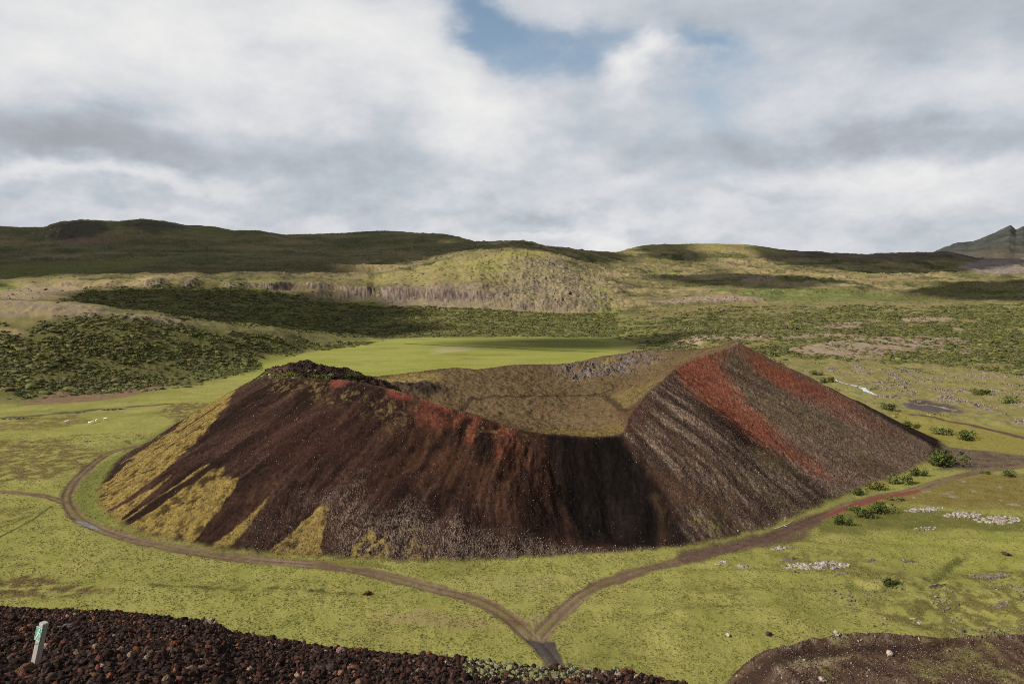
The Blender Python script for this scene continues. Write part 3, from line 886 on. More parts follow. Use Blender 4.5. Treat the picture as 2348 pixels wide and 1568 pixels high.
# yellow moss: left flank and the low apron between dark streaks
mossz = pmask([(215, 1160), (225, 1120), (300, 1050), (420, 970), (500, 905), (540, 885), (520, 925), (470, 985), (420, 1040), (470, 1070), (560, 1090), (640, 1120), (690, 1145), (745, 1160),
               (762, 1215), (770, 1262), (745, 1290), (600, 1285), (430, 1262), (300, 1225), (235, 1190)], 2.5, 6.5, 12, 44, D)
ms2 = pmask([(925, 1215), (975, 1205), (985, 1288), (925, 1292)], 0.8, 1.5, 5, 45, D)
ms3 = pmask([(800, 1255), (850, 1250), (860, 1285), (800, 1285)], 0.8, 1.2, 4, 46, D)
ms4 = pmask([(735, 1150), (800, 1190), (900, 1225), (1010, 1245), (1150, 1262), (1150, 1290), (735, 1294)], 2, 4, 9, 43, D) * sstep(st3 + 0.4 * N_hum + 0.5 * N_fine, -0.12, 0.3).astype(f32)
mossz = np.maximum(mossz, np.maximum(np.maximum(ms2, ms3) * 0.45, ms4 * 0.8))
streaks = np.zeros_like(mossz)
for pts, a, b in (([(520, 985), (440, 1040), (350, 1110), (250, 1170)], 4.2, 0.6), ([(540, 1000), (450, 1060), (370, 1125), (290, 1185)], 4.0, 0.9),
                  ([(560, 1020), (470, 1080), (380, 1140), (300, 1192)], 1.6, 1.8), ([(640, 1020), (580, 1120), (530, 1180), (460, 1245)], 6.5, 2.6),
                  ([(760, 1060), (680, 1160), (620, 1230), (595, 1268)], 6.5, 1.2), ([(700, 1080), (640, 1170), (590, 1225), (545, 1262)], 5.0, 2.8),
                  ([(800, 1130), (775, 1200), (768, 1290)], 3, 3), ([(500, 930), (430, 975), (350, 1035)], 0.5, 0.25), ([(520, 935), (440, 990), (370, 1040)], 0.6, 0.25)):
    streaks = np.maximum(streaks, lmask(pts, a, b, 0.6, 0.9, 4, 47, D))
mossz = sstep(mossz + 0.45 * N_fine + 0.35 * N_hum + 0.25 * N_tus, 0.30, 0.85).astype(f32) * (mossz > 0.01)
streaks = sstep(streaks + 0.5 * N_fine + 0.3 * N_hum + 0.3 * st2, 0.3, 0.7).astype(f32) * (streaks > 0.01)
thin = sstep(st2 + 0.8 * st1, 0.45, 0.7).astype(f32) * sstep(tcl, 0.9, 0.4).astype(f32)
mm = mossz * (1 - streaks) * (1 - 0.9 * thin) * (0.25 + 0.75 * sstep(N_hum + 0.9 * N_fine + 0.6 * st1, -0.55, 0.0)).astype(f32)
paint(mm * cone, mixc(MOSS, MOSS_L, 0.45 + 0.9 * N_hum + 0.8 * N_fine))
# mossy scraps on the upper left shoulder and along the red rim
m = pmask([(570, 880), (640, 868), (780, 874), (840, 905), (960, 930), (930, 990), (860, 960), (760, 920), (640, 905)], 2, 4, 10, 48, D)
paint(m * cone * sstep(N_hum * 0.6 + N_fine * 0.6 + N_tus * 0.6, 0.0, 0.35).astype(f32) * 0.65, [0.118, 0.090, 0.032])
m = pmask([(960, 925), (1160, 975), (1240, 990), (1250, 1030), (1180, 1020), (1060, 985)], 1.5, 3, 7, 49, D)
paint(m * cone * sstep(N_hum * 0.6 + N_fine * 0.6 + N_tus * 0.5, 0.18, 0.45).astype(f32) * 0.7, [0.135, 0.110, 0.036])
# grey stony apron along the foot
m = pmask([(560, 1180), (690, 1130), (800, 1120), (870, 1180), (930, 1150), (1000, 1215), (1080, 1200), (1200, 1235), (1320, 1262), (1450, 1262), (1560, 1250), (1560, 1275), (1300, 1290), (1000, 1300), (560, 1295)], 2.5, 4, 9, 50, D)
apr = m * cone * sstep(tcl + 0.30 * st3 + 0.14 * st1, 0.50, 0.95) * (1 - 0.8 * mossz)
paint((apr * sstep(WHITE + 0.7 * st2 + 0.4 * N_fine, 0.40, 0.95)).astype(f32) * 0.7, STONE * 0.85)
for pts in ([(760, 1210), (790, 1120), (830, 1080), (820, 1180), (800, 1280)], [(860, 1280), (900, 1180), (930, 1150), (950, 1220), (960, 1280)], [(980, 1250), (1040, 1180), (1060, 1250)]):
    m = pmask(pts, 2.5, 4, 8, 51, D)
    paint((m * cone * sstep(WHITE + 0.4 * N_fine + 0.8 * st2, 0.55, 0.95)).astype(f32) * 0.6, STONE * 0.8)
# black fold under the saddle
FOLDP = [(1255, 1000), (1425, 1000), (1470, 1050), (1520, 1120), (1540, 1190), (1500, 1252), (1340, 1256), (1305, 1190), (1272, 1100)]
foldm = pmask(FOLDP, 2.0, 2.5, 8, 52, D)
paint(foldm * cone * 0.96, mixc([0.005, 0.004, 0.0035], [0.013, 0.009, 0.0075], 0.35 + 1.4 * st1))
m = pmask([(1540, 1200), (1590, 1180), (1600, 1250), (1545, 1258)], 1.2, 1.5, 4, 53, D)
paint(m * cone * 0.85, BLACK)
# front of the right-hand shoulder: brown and grey ribs
m = (1 - foldm) * pmask([(1420, 1000), (1480, 900), (1545, 845), (1600, 920), (1680, 1010), (1800, 1080), (1900, 1130), (1820, 1190), (1740, 1225), (1600, 1240), (1520, 1100)], 2.5, 3, 10, 54, D)
rib = fbm(arc * 0.9, tcl * 6, 3.0, 4, 311, 0.6)
paint(m * cone * 0.9, mixc([0.040, 0.025, 0.019], [0.115, 0.076, 0.052], 0.40 + 1.9 * rib))
paint((m * cone * sstep(WHITE + 0.9 * rib + 0.25 * N_mid, 0.72, 1.05)).astype(f32) * 0.8, STONE)
m2 = pmask([(1420, 1030), (1500, 1060), (1600, 1110), (1700, 1150), (1790, 1190), (1700, 1200), (1560, 1150), (1460, 1100)], 2, 3, 8, 55, D)
paint(m2 * cone * 0.7 * (1 - foldm), mixc([0.036, 0.022, 0.016], [0.07, 0.038, 0.022], 0.5 + st1))
for pts in ([(1545, 1000), (1580, 1050), (1600, 1075)], [(1620, 1040), (1660, 1085)], [(1500, 1140), (1520, 1180), (1515, 1240)]):
    paint(lmask(pts, 1.0, 0.5, 1.2, 1.2, 4, 56, D) * cone * 0.28, [0.11, 0.065, 0.034])
m = pmask([(1580, 1180), (1640, 1170), (1700, 1190), (1650, 1215), (1590, 1205)], 1.5, 2, 5, 57, D)
paint(m * cone * sstep(N_fine + N_hum, -0.1, 0.3).astype(f32) * 0.7, [0.125, 0.115, 0.03])
# right face: stony grey-green
m = pmask([(1560, 830), (1690, 783), (1780, 815), (1860, 862), (1930, 905), (2000, 945), (2130, 1020), (2145, 1060), (2060, 1095), (1950, 1140), (1900, 1130), (1800, 1060), (1700, 960), (1620, 880)], 2, 2, 8, 58, D)
paint(m * cone * 0.95, mixc([0.070, 0.043, 0.027], [0.140, 0.100, 0.062], 0.45 + 1.7 * rib + 0.3 * N_hum))
paint((m * cone * sstep(WHITE + 0.35 * st2 + 0.3 * tcl, 0.62, 0.95)).astype(f32) * 0.85, mixc(STONE, PINKST, tcl))
paint((m * cone * sstep(st2 + st1, 0.2, 0.6)).astype(f32) * 0.5, [0.060, 0.036, 0.026])
m = pmask([(1700, 900), (1780, 900), (1850, 960), (1900, 1020), (1840, 1010), (1760, 960)], 3, 5, 10, 59, D)
paint(m * cone * 0.5 * sstep(N_fine + N_hum, -0.2, 0.3).astype(f32), [0.135, 0.105, 0.035])
rfm = pmask([(1560, 830), (1690, 783), (1860, 862), (2000, 945), (2130, 1020), (2145, 1060), (2060, 1095), (1950, 1140), (1820, 1190), (1700, 1100), (1600, 960)], 3, 3, 9, 84, D)
paint(rfm * cone * sstep(fbm(X, Yw, 16, 4, 85, 0.6) + 0.5 * st3, -0.05, 0.35).astype(f32) * 0.65, mixc([0.085, 0.062, 0.032], [0.120, 0.092, 0.044], 0.5 + N_fine + N_hum))
paint(rfm * cone * sstep(st1 + 0.6 * st3, 0.15, 0.5).astype(f32) * 0.45, [0.048, 0.026, 0.019])
# red scoria streaks
redm = pmask([(1540, 850), (1570, 828), (1600, 818), (1630, 812), (1650, 800), (1660, 802), (1650, 832), (1672, 865), (1705, 915), (1760, 970), (1800, 1010), (1880, 1060), (1935, 1108), (1880, 1098), (1820, 1065),
              (1740, 1015), (1690, 975), (1630, 930), (1570, 885)], 7.0, 2.6, 7, 60, D)
redm = sstep(redm * 1.15 + 0.5 * st2 + 0.3 * rib + 0.15 * N_fine - 0.25 * sstep(tcl, 0.5, 1.0) - 0.2 * WHITE, 0.10, 0.95).astype(f32) * (redm > 0.02)
paint(redm * cone * (0.55 + 0.45 * sstep(st2 + 0.5 * N_fine + 0.4 * st1, -0.5, 0.15)).astype(f32), mixc(RED, REDBR, 0.25 + 0.9 * st2))
paint((redm * cone * sstep(WHITE + 0.3 * st2, 0.86, 1.0)).astype(f32) * 0.7, [0.24, 0.14, 0.11])
redm2 = pmask([(1688, 784), (1710, 790), (1790, 818), (1860, 862), (1930, 905), (2000, 948), (2090, 1000), (2050, 1010), (1950, 970), (1870, 930), (1810, 910), (1760, 880), (1730, 850), (1700, 815)], 6, 3, 8, 61, D)
redm2 = sstep(redm2 * 1.1 + 0.6 * st2 + 0.4 * rib - 0.25 * sstep(tcl, 0.4, 1.0) - 0.2 * WHITE, 0.15, 1.0).astype(f32) * (redm2 > 0.02)
paint(redm2 * cone * (0.5 + 0.5 * sstep(st2 + 0.5 * st1, -0.3, 0.2)).astype(f32) * (1 - 0.45 * sstep(tcl, 0.35, 0.8)).astype(f32), mixc(RED * 0.9, [0.14, 0.055, 0.04], 0.3 + st1))
m = pmask([(1640, 840), (1700, 850), (1800, 920), (1900, 1000), (1860, 990), (1760, 930), (1680, 870)], 1.5, 2, 5, 62, D)
paint(m * cone * sstep(st2, 0.0, 0.35).astype(f32) * 0.7, [0.050, 0.028, 0.020])
redl = lmask([(782, 873), (840, 878), (900, 894), (960, 912), (1030, 935), (1100, 953), (1180, 978)], 2.3, 1.0, 1.0, 1.0, 5, 63, D)
paint(redl * cone * 0.85, mixc([0.135, 0.034, 0.024], REDBR, 0.4 + N_hum))
# interior: dull moss, paths, lava blocks
paint(IN, mixc(DULL, [0.138, 0.094, 0.050], 0.30 + 1.0 * N_hum + 0.6 * N_fine + 0.4 * N_mid))
paint(IN * sstep(0.6 * N_hum + N_fine, 0.02, 0.4).astype(f32) * 0.65, [0.050, 0.033, 0.018])
m = pmask([(1230, 992), (1425, 996), (1440, 982), (1400, 975), (1250, 980)], 2, 3, 7, 64, D)
paint(m * IN * 0.5, [0.145, 0.105, 0.026])
m = pmask([(1395, 930), (1410, 905), (1490, 870), (1520, 870), (1470, 910), (1440, 945)], 1.5, 2, 6, 65, D)
paint(m * cone * 0.7, mixc([0.125, 0.092, 0.036], [0.14, 0.105, 0.036], 0.5 + N_hum))
m = pmask([(870, 868), (950, 852), (1010, 855), (1000, 875), (920, 880)], 2, 3, 8, 66, D)
paint(m * cone * 0.7, [0.20, 0.15, 0.05])
m = pmask([(1420, 940), (1500, 935), (1470, 985), (1430, 990)], 1.5, 2.5, 6, 67, D)
paint(m * cone * 0.7, [0.055, 0.026, 0.018])
paint(lmask([(950, 925), (1080, 914), (1200, 909), (1300, 907), (1370, 904), (1400, 895)], 0.9, 0.9, 0.4, 0.3, 4, 68, D) * cone * 0.85, [0.035, 0.022, 0.015])
paint(lmask([(1385, 905), (1392, 915), (1420, 935), (1440, 942)], 0.9, 0.8, 0.35, 0.2, 4, 69, D) * cone * 0.85, [0.035, 0.022, 0.015])
paint(lmask([(1530, 865), (1480, 895), (1440, 920)], 0.9, 0.6, 0.35, 0.2, 4, 70, D) * cone * 0.7, [0.07, 0.035, 0.022])
lv = np.clip(lavar * cone, 0, 1).astype(f32)
paint(lv * sstep(fbm(X, Yw, 5, 4, 321, 0.65), -0.25, 0.1).astype(f32) * 0.9, mixc([0.055, 0.044, 0.040], [0.18, 0.150, 0.135], 0.42 + 1.6 * N_fine + 0.5 * N_hum))
paint(lv * sstep(fbm(X, Yw, 11, 3, 323), 0.22, 0.35).astype(f32) * 0.8, [0.16, 0.125, 0.025])
# knob: dark lava and a green strip in front of it
paint(np.clip(knob * 1.6, 0, 1).astype(f32) * cone, mixc([0.018, 0.012, 0.010], [0.060, 0.033, 0.024], 0.4 + 1.5 * kn))
paint(np.clip(knob2 * 1.4, 0, 1).astype(f32) * cone, mixc([0.02, 0.015, 0.013], [0.06, 0.045, 0.04], 0.4 + 1.5 * kn))
kfront = np.exp(-((X - kx - 3) / 22) ** 4 - ((Yw - 203) / 4.0) ** 2).astype(f32)
paint(kfront * cone * 0.9, [0.050, 0.060, 0.016])

# grain of the loose scoria
C *= (1 + cone * (1 - IN) * np.clip(0.55 * N_tus + 0.5 * (WHITE - 0.5) + 0.3 * N_fine, -0.7, 0.9))[..., None].astype(f32)
# brown mound lower right
paint((1 - sstep(md, 0.96, 1.03)).astype(f32), mixc([0.045, 0.026, 0.018], [0.095, 0.060, 0.040], 0.4 + 1.3 * N_hum + 0.6 * N_fine))
m = ((1 - sstep(md, 0.80, 0.9)) * sstep(fbm(X, Yw, 8, 4, 331, 0.6) + 0.3 * N_fine, -0.1, 0.3)).astype(f32)
paint(m * 0.7, mixc([0.10, 0.088, 0.030], [0.16, 0.15, 0.045], 0.5 + N_fine))
paint(((1 - sstep(md, 0.95, 1.0)) * sstep(WHITE + 0.5 * N_fine, 0.88, 1.1)).astype(f32) * 0.6, STONE)
paint((mrim * sstep(WHITE + N_fine + 0.5 * N_hum, 0.65, 1.1)).astype(f32) * 0.5, LICHEN)
paint(lmask([(1700, 1570), (1760, 1530), (1850, 1500), (1950, 1488), (2150, 1486)], 1.3, 0.8, 0.6, 0.4) * 0.9, [0.030, 0.018, 0.014])
paint(lmask([(1830, 1530), (1900, 1515), (1960, 1502)], 0.8, 0.3, 0.5, 0.4) * 0.7, [0.22, 0.17, 0.10])

# ---- dirt tracks
TRACKS = [
    [(-120, 1118), (0, 1125), (60, 1130), (110, 1137), (146, 1150)],
    [(470, 985), (400, 1003), (330, 1018), (270, 1030), (225, 1052), (190, 1085), (162, 1115), (150, 1142), (163, 1170), (190, 1195), (250, 1221), (330, 1243), (430, 1263), (520, 1276), (600, 1285), (700, 1292), (800, 1303),
     (880, 1318), (960, 1338), (1050, 1360), (1120, 1385), (1170, 1415), (1210, 1450), (1240, 1480), (1265, 1510), (1300, 1560)],
    [(1232, 1462), (1250, 1440), (1290, 1400), (1340, 1358), (1400, 1328), (1480, 1305), (1560, 1283), (1620, 1268), (1700, 1251), (1760, 1235), (1830, 1206), (1890, 1181), (1950, 1156), (2010, 1138), (2110, 1122), (2160, 1101),
     (2230, 1083), (2348, 1068), (2520, 1050)],
]
track = np.zeros((NR, NC), f32)
rut = np.zeros((NR, NC), f32)
mid = np.zeros((NR, NC), f32)
for i, (pts, hw) in enumerate(zip(TRACKS, (1.2, 1.5, 1.5))):
    P = gpoly(pts, 330)
    # smooth the plan of the track
    for _ in range(2):
        Q = [P[0]]
        for a, b in zip(P[:-1], P[1:]):
            Q += [a * 0.75 + b * 0.25, a * 0.25 + b * 0.75]
        P = np.array(Q + [P[-1]])
    s = sub(P, 8)
    x, y = X[s], Yw[s]
    d, par = line_d(P, x, y)
    w = hw * (1 + 0.45 * fbm(x, y, 9, 3, 341 + i))
    dn = d + 0.7 * fbm(x, y, 2.2, 4, 345, 0.6)
    tm = (1 - sstep(dn, w - 0.5, w + 0.5)).astype(f32)
    track[s] = np.maximum(track[s], tm)
    rut[s] = np.maximum(rut[s], (np.exp(-((d - 0.78) / 0.34) ** 2) * tm).astype(f32))
    mid[s] = np.maximum(mid[s], (np.exp(-(d / 0.45) ** 2) * tm).astype(f32))
track *= (ZG < 6)
rut *= track
paint(track * 0.95, mixc([0.082, 0.050, 0.033], [0.150, 0.100, 0.066], 0.5 + 1.2 * N_fine + 0.8 * N_tus))
paint(rut * 0.7, mixc([0.065, 0.040, 0.027], [0.20, 0.150, 0.110], 0.5 + 1.6 * fbm(X, Yw, 20, 2, 349)))
paint(track * sstep(fbm(X, Yw, 3.5, 4, 347, 0.65), 0.12, 0.4).astype(f32) * 0.5, [0.135, 0.128, 0.036])
paint(track * sstep(fbm(X, Yw, 14, 3, 348), 0.1, 0.4).astype(f32) * 0.5, [0.075, 0.038, 0.026])
paint(mid * 0.5 * sstep(N_mid, -0.2, 0.3).astype(f32), [0.15, 0.14, 0.035])
m = pmask([(1560, 1262), (1700, 1232), (1780, 1212), (1850, 1180), (1900, 1170), (1880, 1200), (1840, 1240), (1780, 1252), (1700, 1262), (1600, 1290), (1555, 1285)], 1.0, 1.2, 4, 71, 330)
paint(m * 0.85, mixc([0.060, 0.034, 0.027], [0.095, 0.058, 0.047], 0.5 + N_fine))
m = pmask([(1880, 1190), (1910, 1168), (1960, 1148), (2010, 1136), (2110, 1120), (2110, 1128), (2020, 1145), (1960, 1165), (1900, 1185)], 0.6, 0.8, 3, 72, 330)
paint(m * 0.9, [0.150, 0.048, 0.036])
track = np.maximum(track, m)
asph = pmask([(1203, 1462), (1240, 1468), (1272, 1470), (1285, 1500), (1300, 1540), (1278, 1536), (1240, 1500)], 0.25, 0.35, 1.5, 73, 130)
paint(asph, mixc([0.046, 0.038, 0.034], [0.064, 0.054, 0.048], 0.5 + N_fine))

# ---- scoria slope under the viewer
nh = (HILL & (RAD[:, None] < 80)).astype(f32)
paint(nh, mixc([0.013, 0.008, 0.007], [0.034, 0.018, 0.014], 0.45 + 1.2 * fbm(X, Yw, 0.35, 3, 351, 0.6)))
edge_moss = nh * (sstep(RIGHTU, 1040, 1120) * (1 - sstep(RIGHTU, 1400, 1470)) * sstep(YE, 13.5, 16)).astype(f32)
paint(edge_moss * sstep(fbm(X, Yw, 1.5, 3, 353), -0.1, 0.15).astype(f32) * 0.9, [0.14, 0.145, 0.055])
edge_gr = nh * sstep(YE, 24.2, 26.5).astype(f32) * (1 - sstep(RIGHTU, 420, 520)).astype(f32)
paint(edge_gr * 0.8, [0.155, 0.125, 0.055])

# ------------------------------------------------------------------ steep rock: bare basalt colour on cliffs, shade painted into the crevices
gz = np.gradient(ZG, axis=0) / np.gradient(RAD)[:, None]
ga = np.gradient(ZG, axis=1) / (np.gradient(AZ)[None, :] * RAD[:, None])
slope = np.hypot(gz, ga)
cl = (sstep(slope + 0.25 * fbm(X, Yw, 28, 4, 365, 0.6), 0.72, 1.05) * sstep(YE, 380, 600) * (YE < 4000) * (TT > 1.3)).astype(f32)
colm = fbm(AZ[None, :] * 1000 + 0 * X, ZG * 0.25, 3.2, 3, 361, 0.6)
paint(cl * 0.9, mixc([0.085, 0.062, 0.052], [0.25, 0.195, 0.155], 0.5 + 1.8 * colm))
paint((cl * sstep(fbm(X, Yw, 45, 3, 363), 0.15, 0.4) * 0.5).astype(f32), [0.115, 0.108, 0.042])

# ------------------------------------------------------------------ small relief: tussocks, stones, scrub
R2 = RAD[:, None]
grassy = (1 - cone) * (1 - nh) * (1 - track) * (1 - np.clip(hm, 0, 1)) * (1 - asph)
ZG += grassy * (np.maximum(N_hum + 0.4 * N_fine, -0.3) * 0.13 + N_fine * 0.05 + N_tus * 0.04) * (1 - sstep(R2, 400, 600))
ZG -= track * 0.10 + rut * 0.12
ZG += cone * ((1 - IN) * (fbm(X, Yw, 0.9, 2, 371, 0.7) * 0.16 + N_fine * 0.12) + IN * (N_hum * 0.75 + N_fine * 0.45))
ZG += mm * cone * 0.10
ZG += lavarock * np.abs(N_fine) * 1.4
ZG += lv * np.abs(N_fine) * 1.0
shr_all = np.clip(shr_l + shr_v + shr_c + shr_r + shr_far, 0, 1)
ZG += hm * (N_hum * 0.35 + N_mid * 0.5) + bare * hm * (2.2 + 2.2 * np.abs(N_mid) + N_hum * 0.9)
ZG += shr_all * np.abs(N_hum) * 0.9
ZG += cl * colm * 1.5
ZG += (1 - sstep(md, 0.9, 1.0)) * (N_fine * 0.10 + N_hum * 0.14)

# ------------------------------------------------------------------ ground material
def new_mat(name):
    m = bpy.data.materials.new(name)
    m.use_nodes = True
    return m, m.node_tree.nodes, m.node_tree.links, m.node_tree.nodes['Principled BSDF']


def ground_material():
    m, N, L, b = new_mat("ground_cover")
    b.inputs['Roughness'].default_value = 0.95
    b.inputs['Specular IOR Level'].default_value = 0.03
    at = N.new('ShaderNodeAttribute')
    at.attribute_name = "cover"
    tc = N.new('ShaderNodeTexCoord')
    ns = N.new('ShaderNodeTexNoise')
    ns.inputs['Scale'].default_value = 3.2
    ns.inputs['Detail'].default_value = 6
    ns.inputs['Roughness'].default_value = 0.7
    L.new(tc.outputs['Object'], ns.inputs['Vector'])
    mr = N.new('ShaderNodeMapRange')
    L.new(ns.outputs[0], mr.inputs[0])
    mr.inputs[1].default_value = 0.25
    mr.inputs[2].default_value = 0.75
    mr.inputs[3].default_value = 0.66
    mr.inputs[4].default_value = 1.34
    mx = N.new('ShaderNodeMix')
    mx.data_type = 'RGBA'
    mx.blend_type = 'MULTIPLY'
    mx.inputs[0].default_value = 1.0
    L.new(at.outputs['Color'], mx.inputs[6])
    L.new(mr.outputs[0], mx.inputs[7])
    L.new(mx.outputs[2], b.inputs['Base Color'])
    bp = N.new('ShaderNodeBump')
    bp.inputs['Strength'].default_value = 0.6
    bp.inputs['Distance'].default_value = 0.25
    L.new(ns.outputs[0], bp.inputs['Height'])
    L.new(bp.outputs[0], b.inputs['Normal'])
    return m


MAT_GROUND = ground_material()


ALB = 0.74                        # overall albedo level


def mesh_obj(name, V, F, mat, parent=None, smooth=False, attr=None):
    """V (n,3), F (m,k) -> one mesh object"""
    me = bpy.data.meshes.new(name)
    V = np.ascontiguousarray(V, f32)
    F = np.ascontiguousarray(F, np.int32)
    k = F.shape[1]
    me.vertices.add(len(V))
    me.vertices.foreach_set("co", V.ravel())
    me.loops.add(F.size)
    me.loops.foreach_set("vertex_index", F.ravel())
    me.polygons.add(len(F))
    me.polygons.foreach_set("loop_start", np.arange(0, F.size, k, dtype=np.int32))
    me.polygons.foreach_set("loop_total", np.full(len(F), k, np.int32))
    if smooth:
        me.polygons.foreach_set("use_smooth", np.ones(len(F), bool))
    if attr is not None:
        a = me.attributes.new("cover", 'FLOAT_COLOR', 'POINT')
        c4 = np.ones((len(V), 4), f32)
        c4[:, :3] = np.asarray(attr) * ALB
        a.data.foreach_set("color", c4.ravel())
    me.update(calc_edges=True)
    me.validate()
    if mat:
        me.materials.append(mat)
    o = bpy.data.objects.new(name, me)
    COL.objects.link(o)
    if parent:
        o.parent = parent
    return o


def tag(o, label=None, cat=None, group=None, kind=None):
    if label:
        o['label'] = label
    if cat:
        o['category'] = cat
    if group:
        o['group'] = group
    if kind:
        o['kind'] = kind
    return o


# split the one sheet into named pieces of the setting (shared border vertices, no gaps)
VID = np.arange(NR * NC).reshape(NR, NC)
REG = np.zeros((NR, NC), np.int8)                       # 0 meadow
REG[(sstep(ZB, 1.0, 2.0) > 0.5) & (YE > 240)] = 1       # hills
REG[(YE > 3450) & (RIGHTU > 1950)] = 2                  # mountain
REG[(lf > 0.5) & (ZB < 2.0)] = 3                        # lava field
REG[cone > 0.5] = 4                                     # crater
REG[md < 0.99] = 5                                      # gravel mound
REG[track > 0.5] = 6                                    # dirt track
REG[asph > 0.5] = 7                                     # road
REG[HILL & (R2 < 90)] = 8                               # scoria slope
NAMES = ["meadow", "hills", "mountain", "lava_field", "crater", "gravel_mound", "dirt_track", "road", "scoria_slope"]
LABS = ["green grassy plain around the crater", "heath and shrub covered hills with basalt cliffs", "dark pointed mountain at the far right", "mossy lava field right of the crater",
        "low volcanic crater with dark scoria flanks and red streaks", "brown gravel mound at the lower right", "dirt track curving round the crater foot", "dark paved patch where the tracks meet", "dark scoria slope in the foreground"]
Q = np.stack([VID[:-1, :-1], VID[:-1, 1:], VID[1:, 1:], VID[1:, :-1]], -1).reshape(-1, 4)
RQ = REG[:-1, :-1].ravel()
ALLV = np.stack([X, Yw, ZG], -1).reshape(-1, 3)
ALLC = np.clip(C.reshape(-1, 3), 0.003, 0.8)
for i, nm in enumerate(NAMES):
    q = Q[RQ == i]
    if len(q) == 0:
        continue
    used = np.unique(q)
    remap = np.zeros(NR * NC, np.int32)
    remap[used] = np.arange(len(used))
    o = mesh_obj(nm, ALLV[used], remap[q][:, ::-1], MAT_GROUND, smooth=True, attr=ALLC[used])
    tag(o, LABS[i], kind='structure')


def H(x, y):
    return bilin(ZG, np.asarray(x, float), np.asarray(y, float))


# ------------------------------------------------------------------ shared materials
def tinted_mat(name, rough=0.9, nscale=18.0, lo=0.6, hi=1.4, bump=0.4, bdist=0.02, spec=0.1):
    m, N, L, b = new_mat(name)
    b.inputs['Roughness'].default_value = rough
    b.inputs['Specular IOR Level'].default_value = spec
    at = N.new('ShaderNodeAttribute')
    at.attribute_name = "cover"
    tc = N.new('ShaderNodeTexCoord')
    ns = N.new('ShaderNodeTexNoise')
    ns.inputs['Scale'].default_value = nscale
    ns.inputs['Detail'].default_value = 5
    ns.inputs['Roughness'].default_value = 0.7
    L.new(tc.outputs['Object'], ns.inputs['Vector'])
    mr = N.new('ShaderNodeMapRange')
    L.new(ns.outputs[0], mr.inputs[0])
    mr.inputs[1].default_value = 0.3
    mr.inputs[2].default_value = 0.7
    mr.inputs[3].default_value = lo
    mr.inputs[4].default_value = hi
    mx = N.new('ShaderNodeMix')
    mx.data_type = 'RGBA'
    mx.blend_type = 'MULTIPLY'
    mx.inputs[0].default_value = 1.0
    L.new(at.outputs['Color'], mx.inputs[6])
    L.new(mr.outputs[0], mx.inputs[7])
    L.new(mx.outputs[2], b.inputs['Base Color'])
    if bump:
        bp = N.new('ShaderNodeBump')
        bp.inputs['Strength'].default_value = bump
        bp.inputs['Distance'].default_value = bdist
        L.new(ns.outputs[0], bp.inputs['Height'])
        L.new(bp.outputs[0], b.inputs['Normal'])
    return m


MAT_SCORIA = tinted_mat("scoria_stone", 0.95, 30.0, 0.45, 1.6, 0.8, 0.02)
MAT_ROCK = tinted_mat("lava_rock", 0.95, 4.0, 0.45, 1.5, 0.8, 0.12)
MAT_LEAF = tinted_mat("leaves", 0.8, 1.5, 0.7, 1.3, 0, 0)


# ------------------------------------------------------------------ stone shapes
def ico(sub_n):
    t = (1 + 5 ** 0.5) / 2
    V = np.array([(-1, t, 0), (1, t, 0), (-1, -t, 0), (1, -t, 0), (0, -1, t), (0, 1, t), (0, -1, -t), (0, 1, -t), (t, 0, -1), (t, 0, 1), (-t, 0, -1), (-t, 0, 1)], float)
    V /= np.linalg.norm(V[0])
    F = [(0, 11, 5), (0, 5, 1), (0, 1, 7), (0, 7, 10), (0, 10, 11), (1, 5, 9), (5, 11, 4), (11, 10, 2), (10, 7, 6), (7, 1, 8), (3, 9, 4), (3, 4, 2), (3, 2, 6), (3, 6, 8), (3, 8, 9), (4, 9, 5), (2, 4, 11), (6, 2, 10), (8, 6, 7), (9, 8, 1)]
    for _ in range(sub_n):
        V = list(map(tuple, V))
        cache, G = {}, []

        def midp(a, b):
            k = (min(a, b), max(a, b))
            if k not in cache:
                p = (np.array(V[a]) + np.array(V[b])) / 2
                V.append(tuple(p / np.linalg.norm(p)))
                cache[k] = len(V) - 1
            return cache[k]
        for a, b, c in F:
            ab, bc, ca = midp(a, b), midp(b, c), midp(c, a)
            G += [(a, ab, ca), (b, bc, ab), (c, ca, bc), (ab, bc, ca)]
        V, F = np.array(V), G
    return np.array(V), np.array(F, np.int32)


def rock_shape(sub_n, rough, seed):
    r = np.random.default_rng(seed)
    V, F = ico(sub_n)
    V = V * (1 + rough * r.standard_normal((len(V), 1)) * 0.6)
    # cut a few flat facets
    for _ in range(7):
        n = r.standard_normal(3)
        n /= np.linalg.norm(n)
        d = V @ n
        lim = r.uniform(0.55, 0.85)
        V = V - np.clip(d - lim, 0, None)[:, None] * n * 0.85
    V = V + r.standard_normal(V.shape) * rough * 0.25
    V *= np.array([1, r.uniform(0.7, 1), r.uniform(0.55, 0.85)])
    return V, F


def rand_rot(n):
    q = RNG.standard_normal((n, 4))
    q /= np.linalg.norm(q, axis=1)[:, None]
    w, x, y, z = q.T
    return np.stack([np.stack([1 - 2 * (y * y + z * z), 2 * (x * y - z * w), 2 * (x * z + y * w)], -1),
                     np.stack([2 * (x * y + z * w), 1 - 2 * (x * x + z * z), 2 * (y * z - x * w)], -1),
                     np.stack([2 * (x * z - y * w), 2 * (y * z + x * w), 1 - 2 * (x * x + y * y)], -1)], 1)


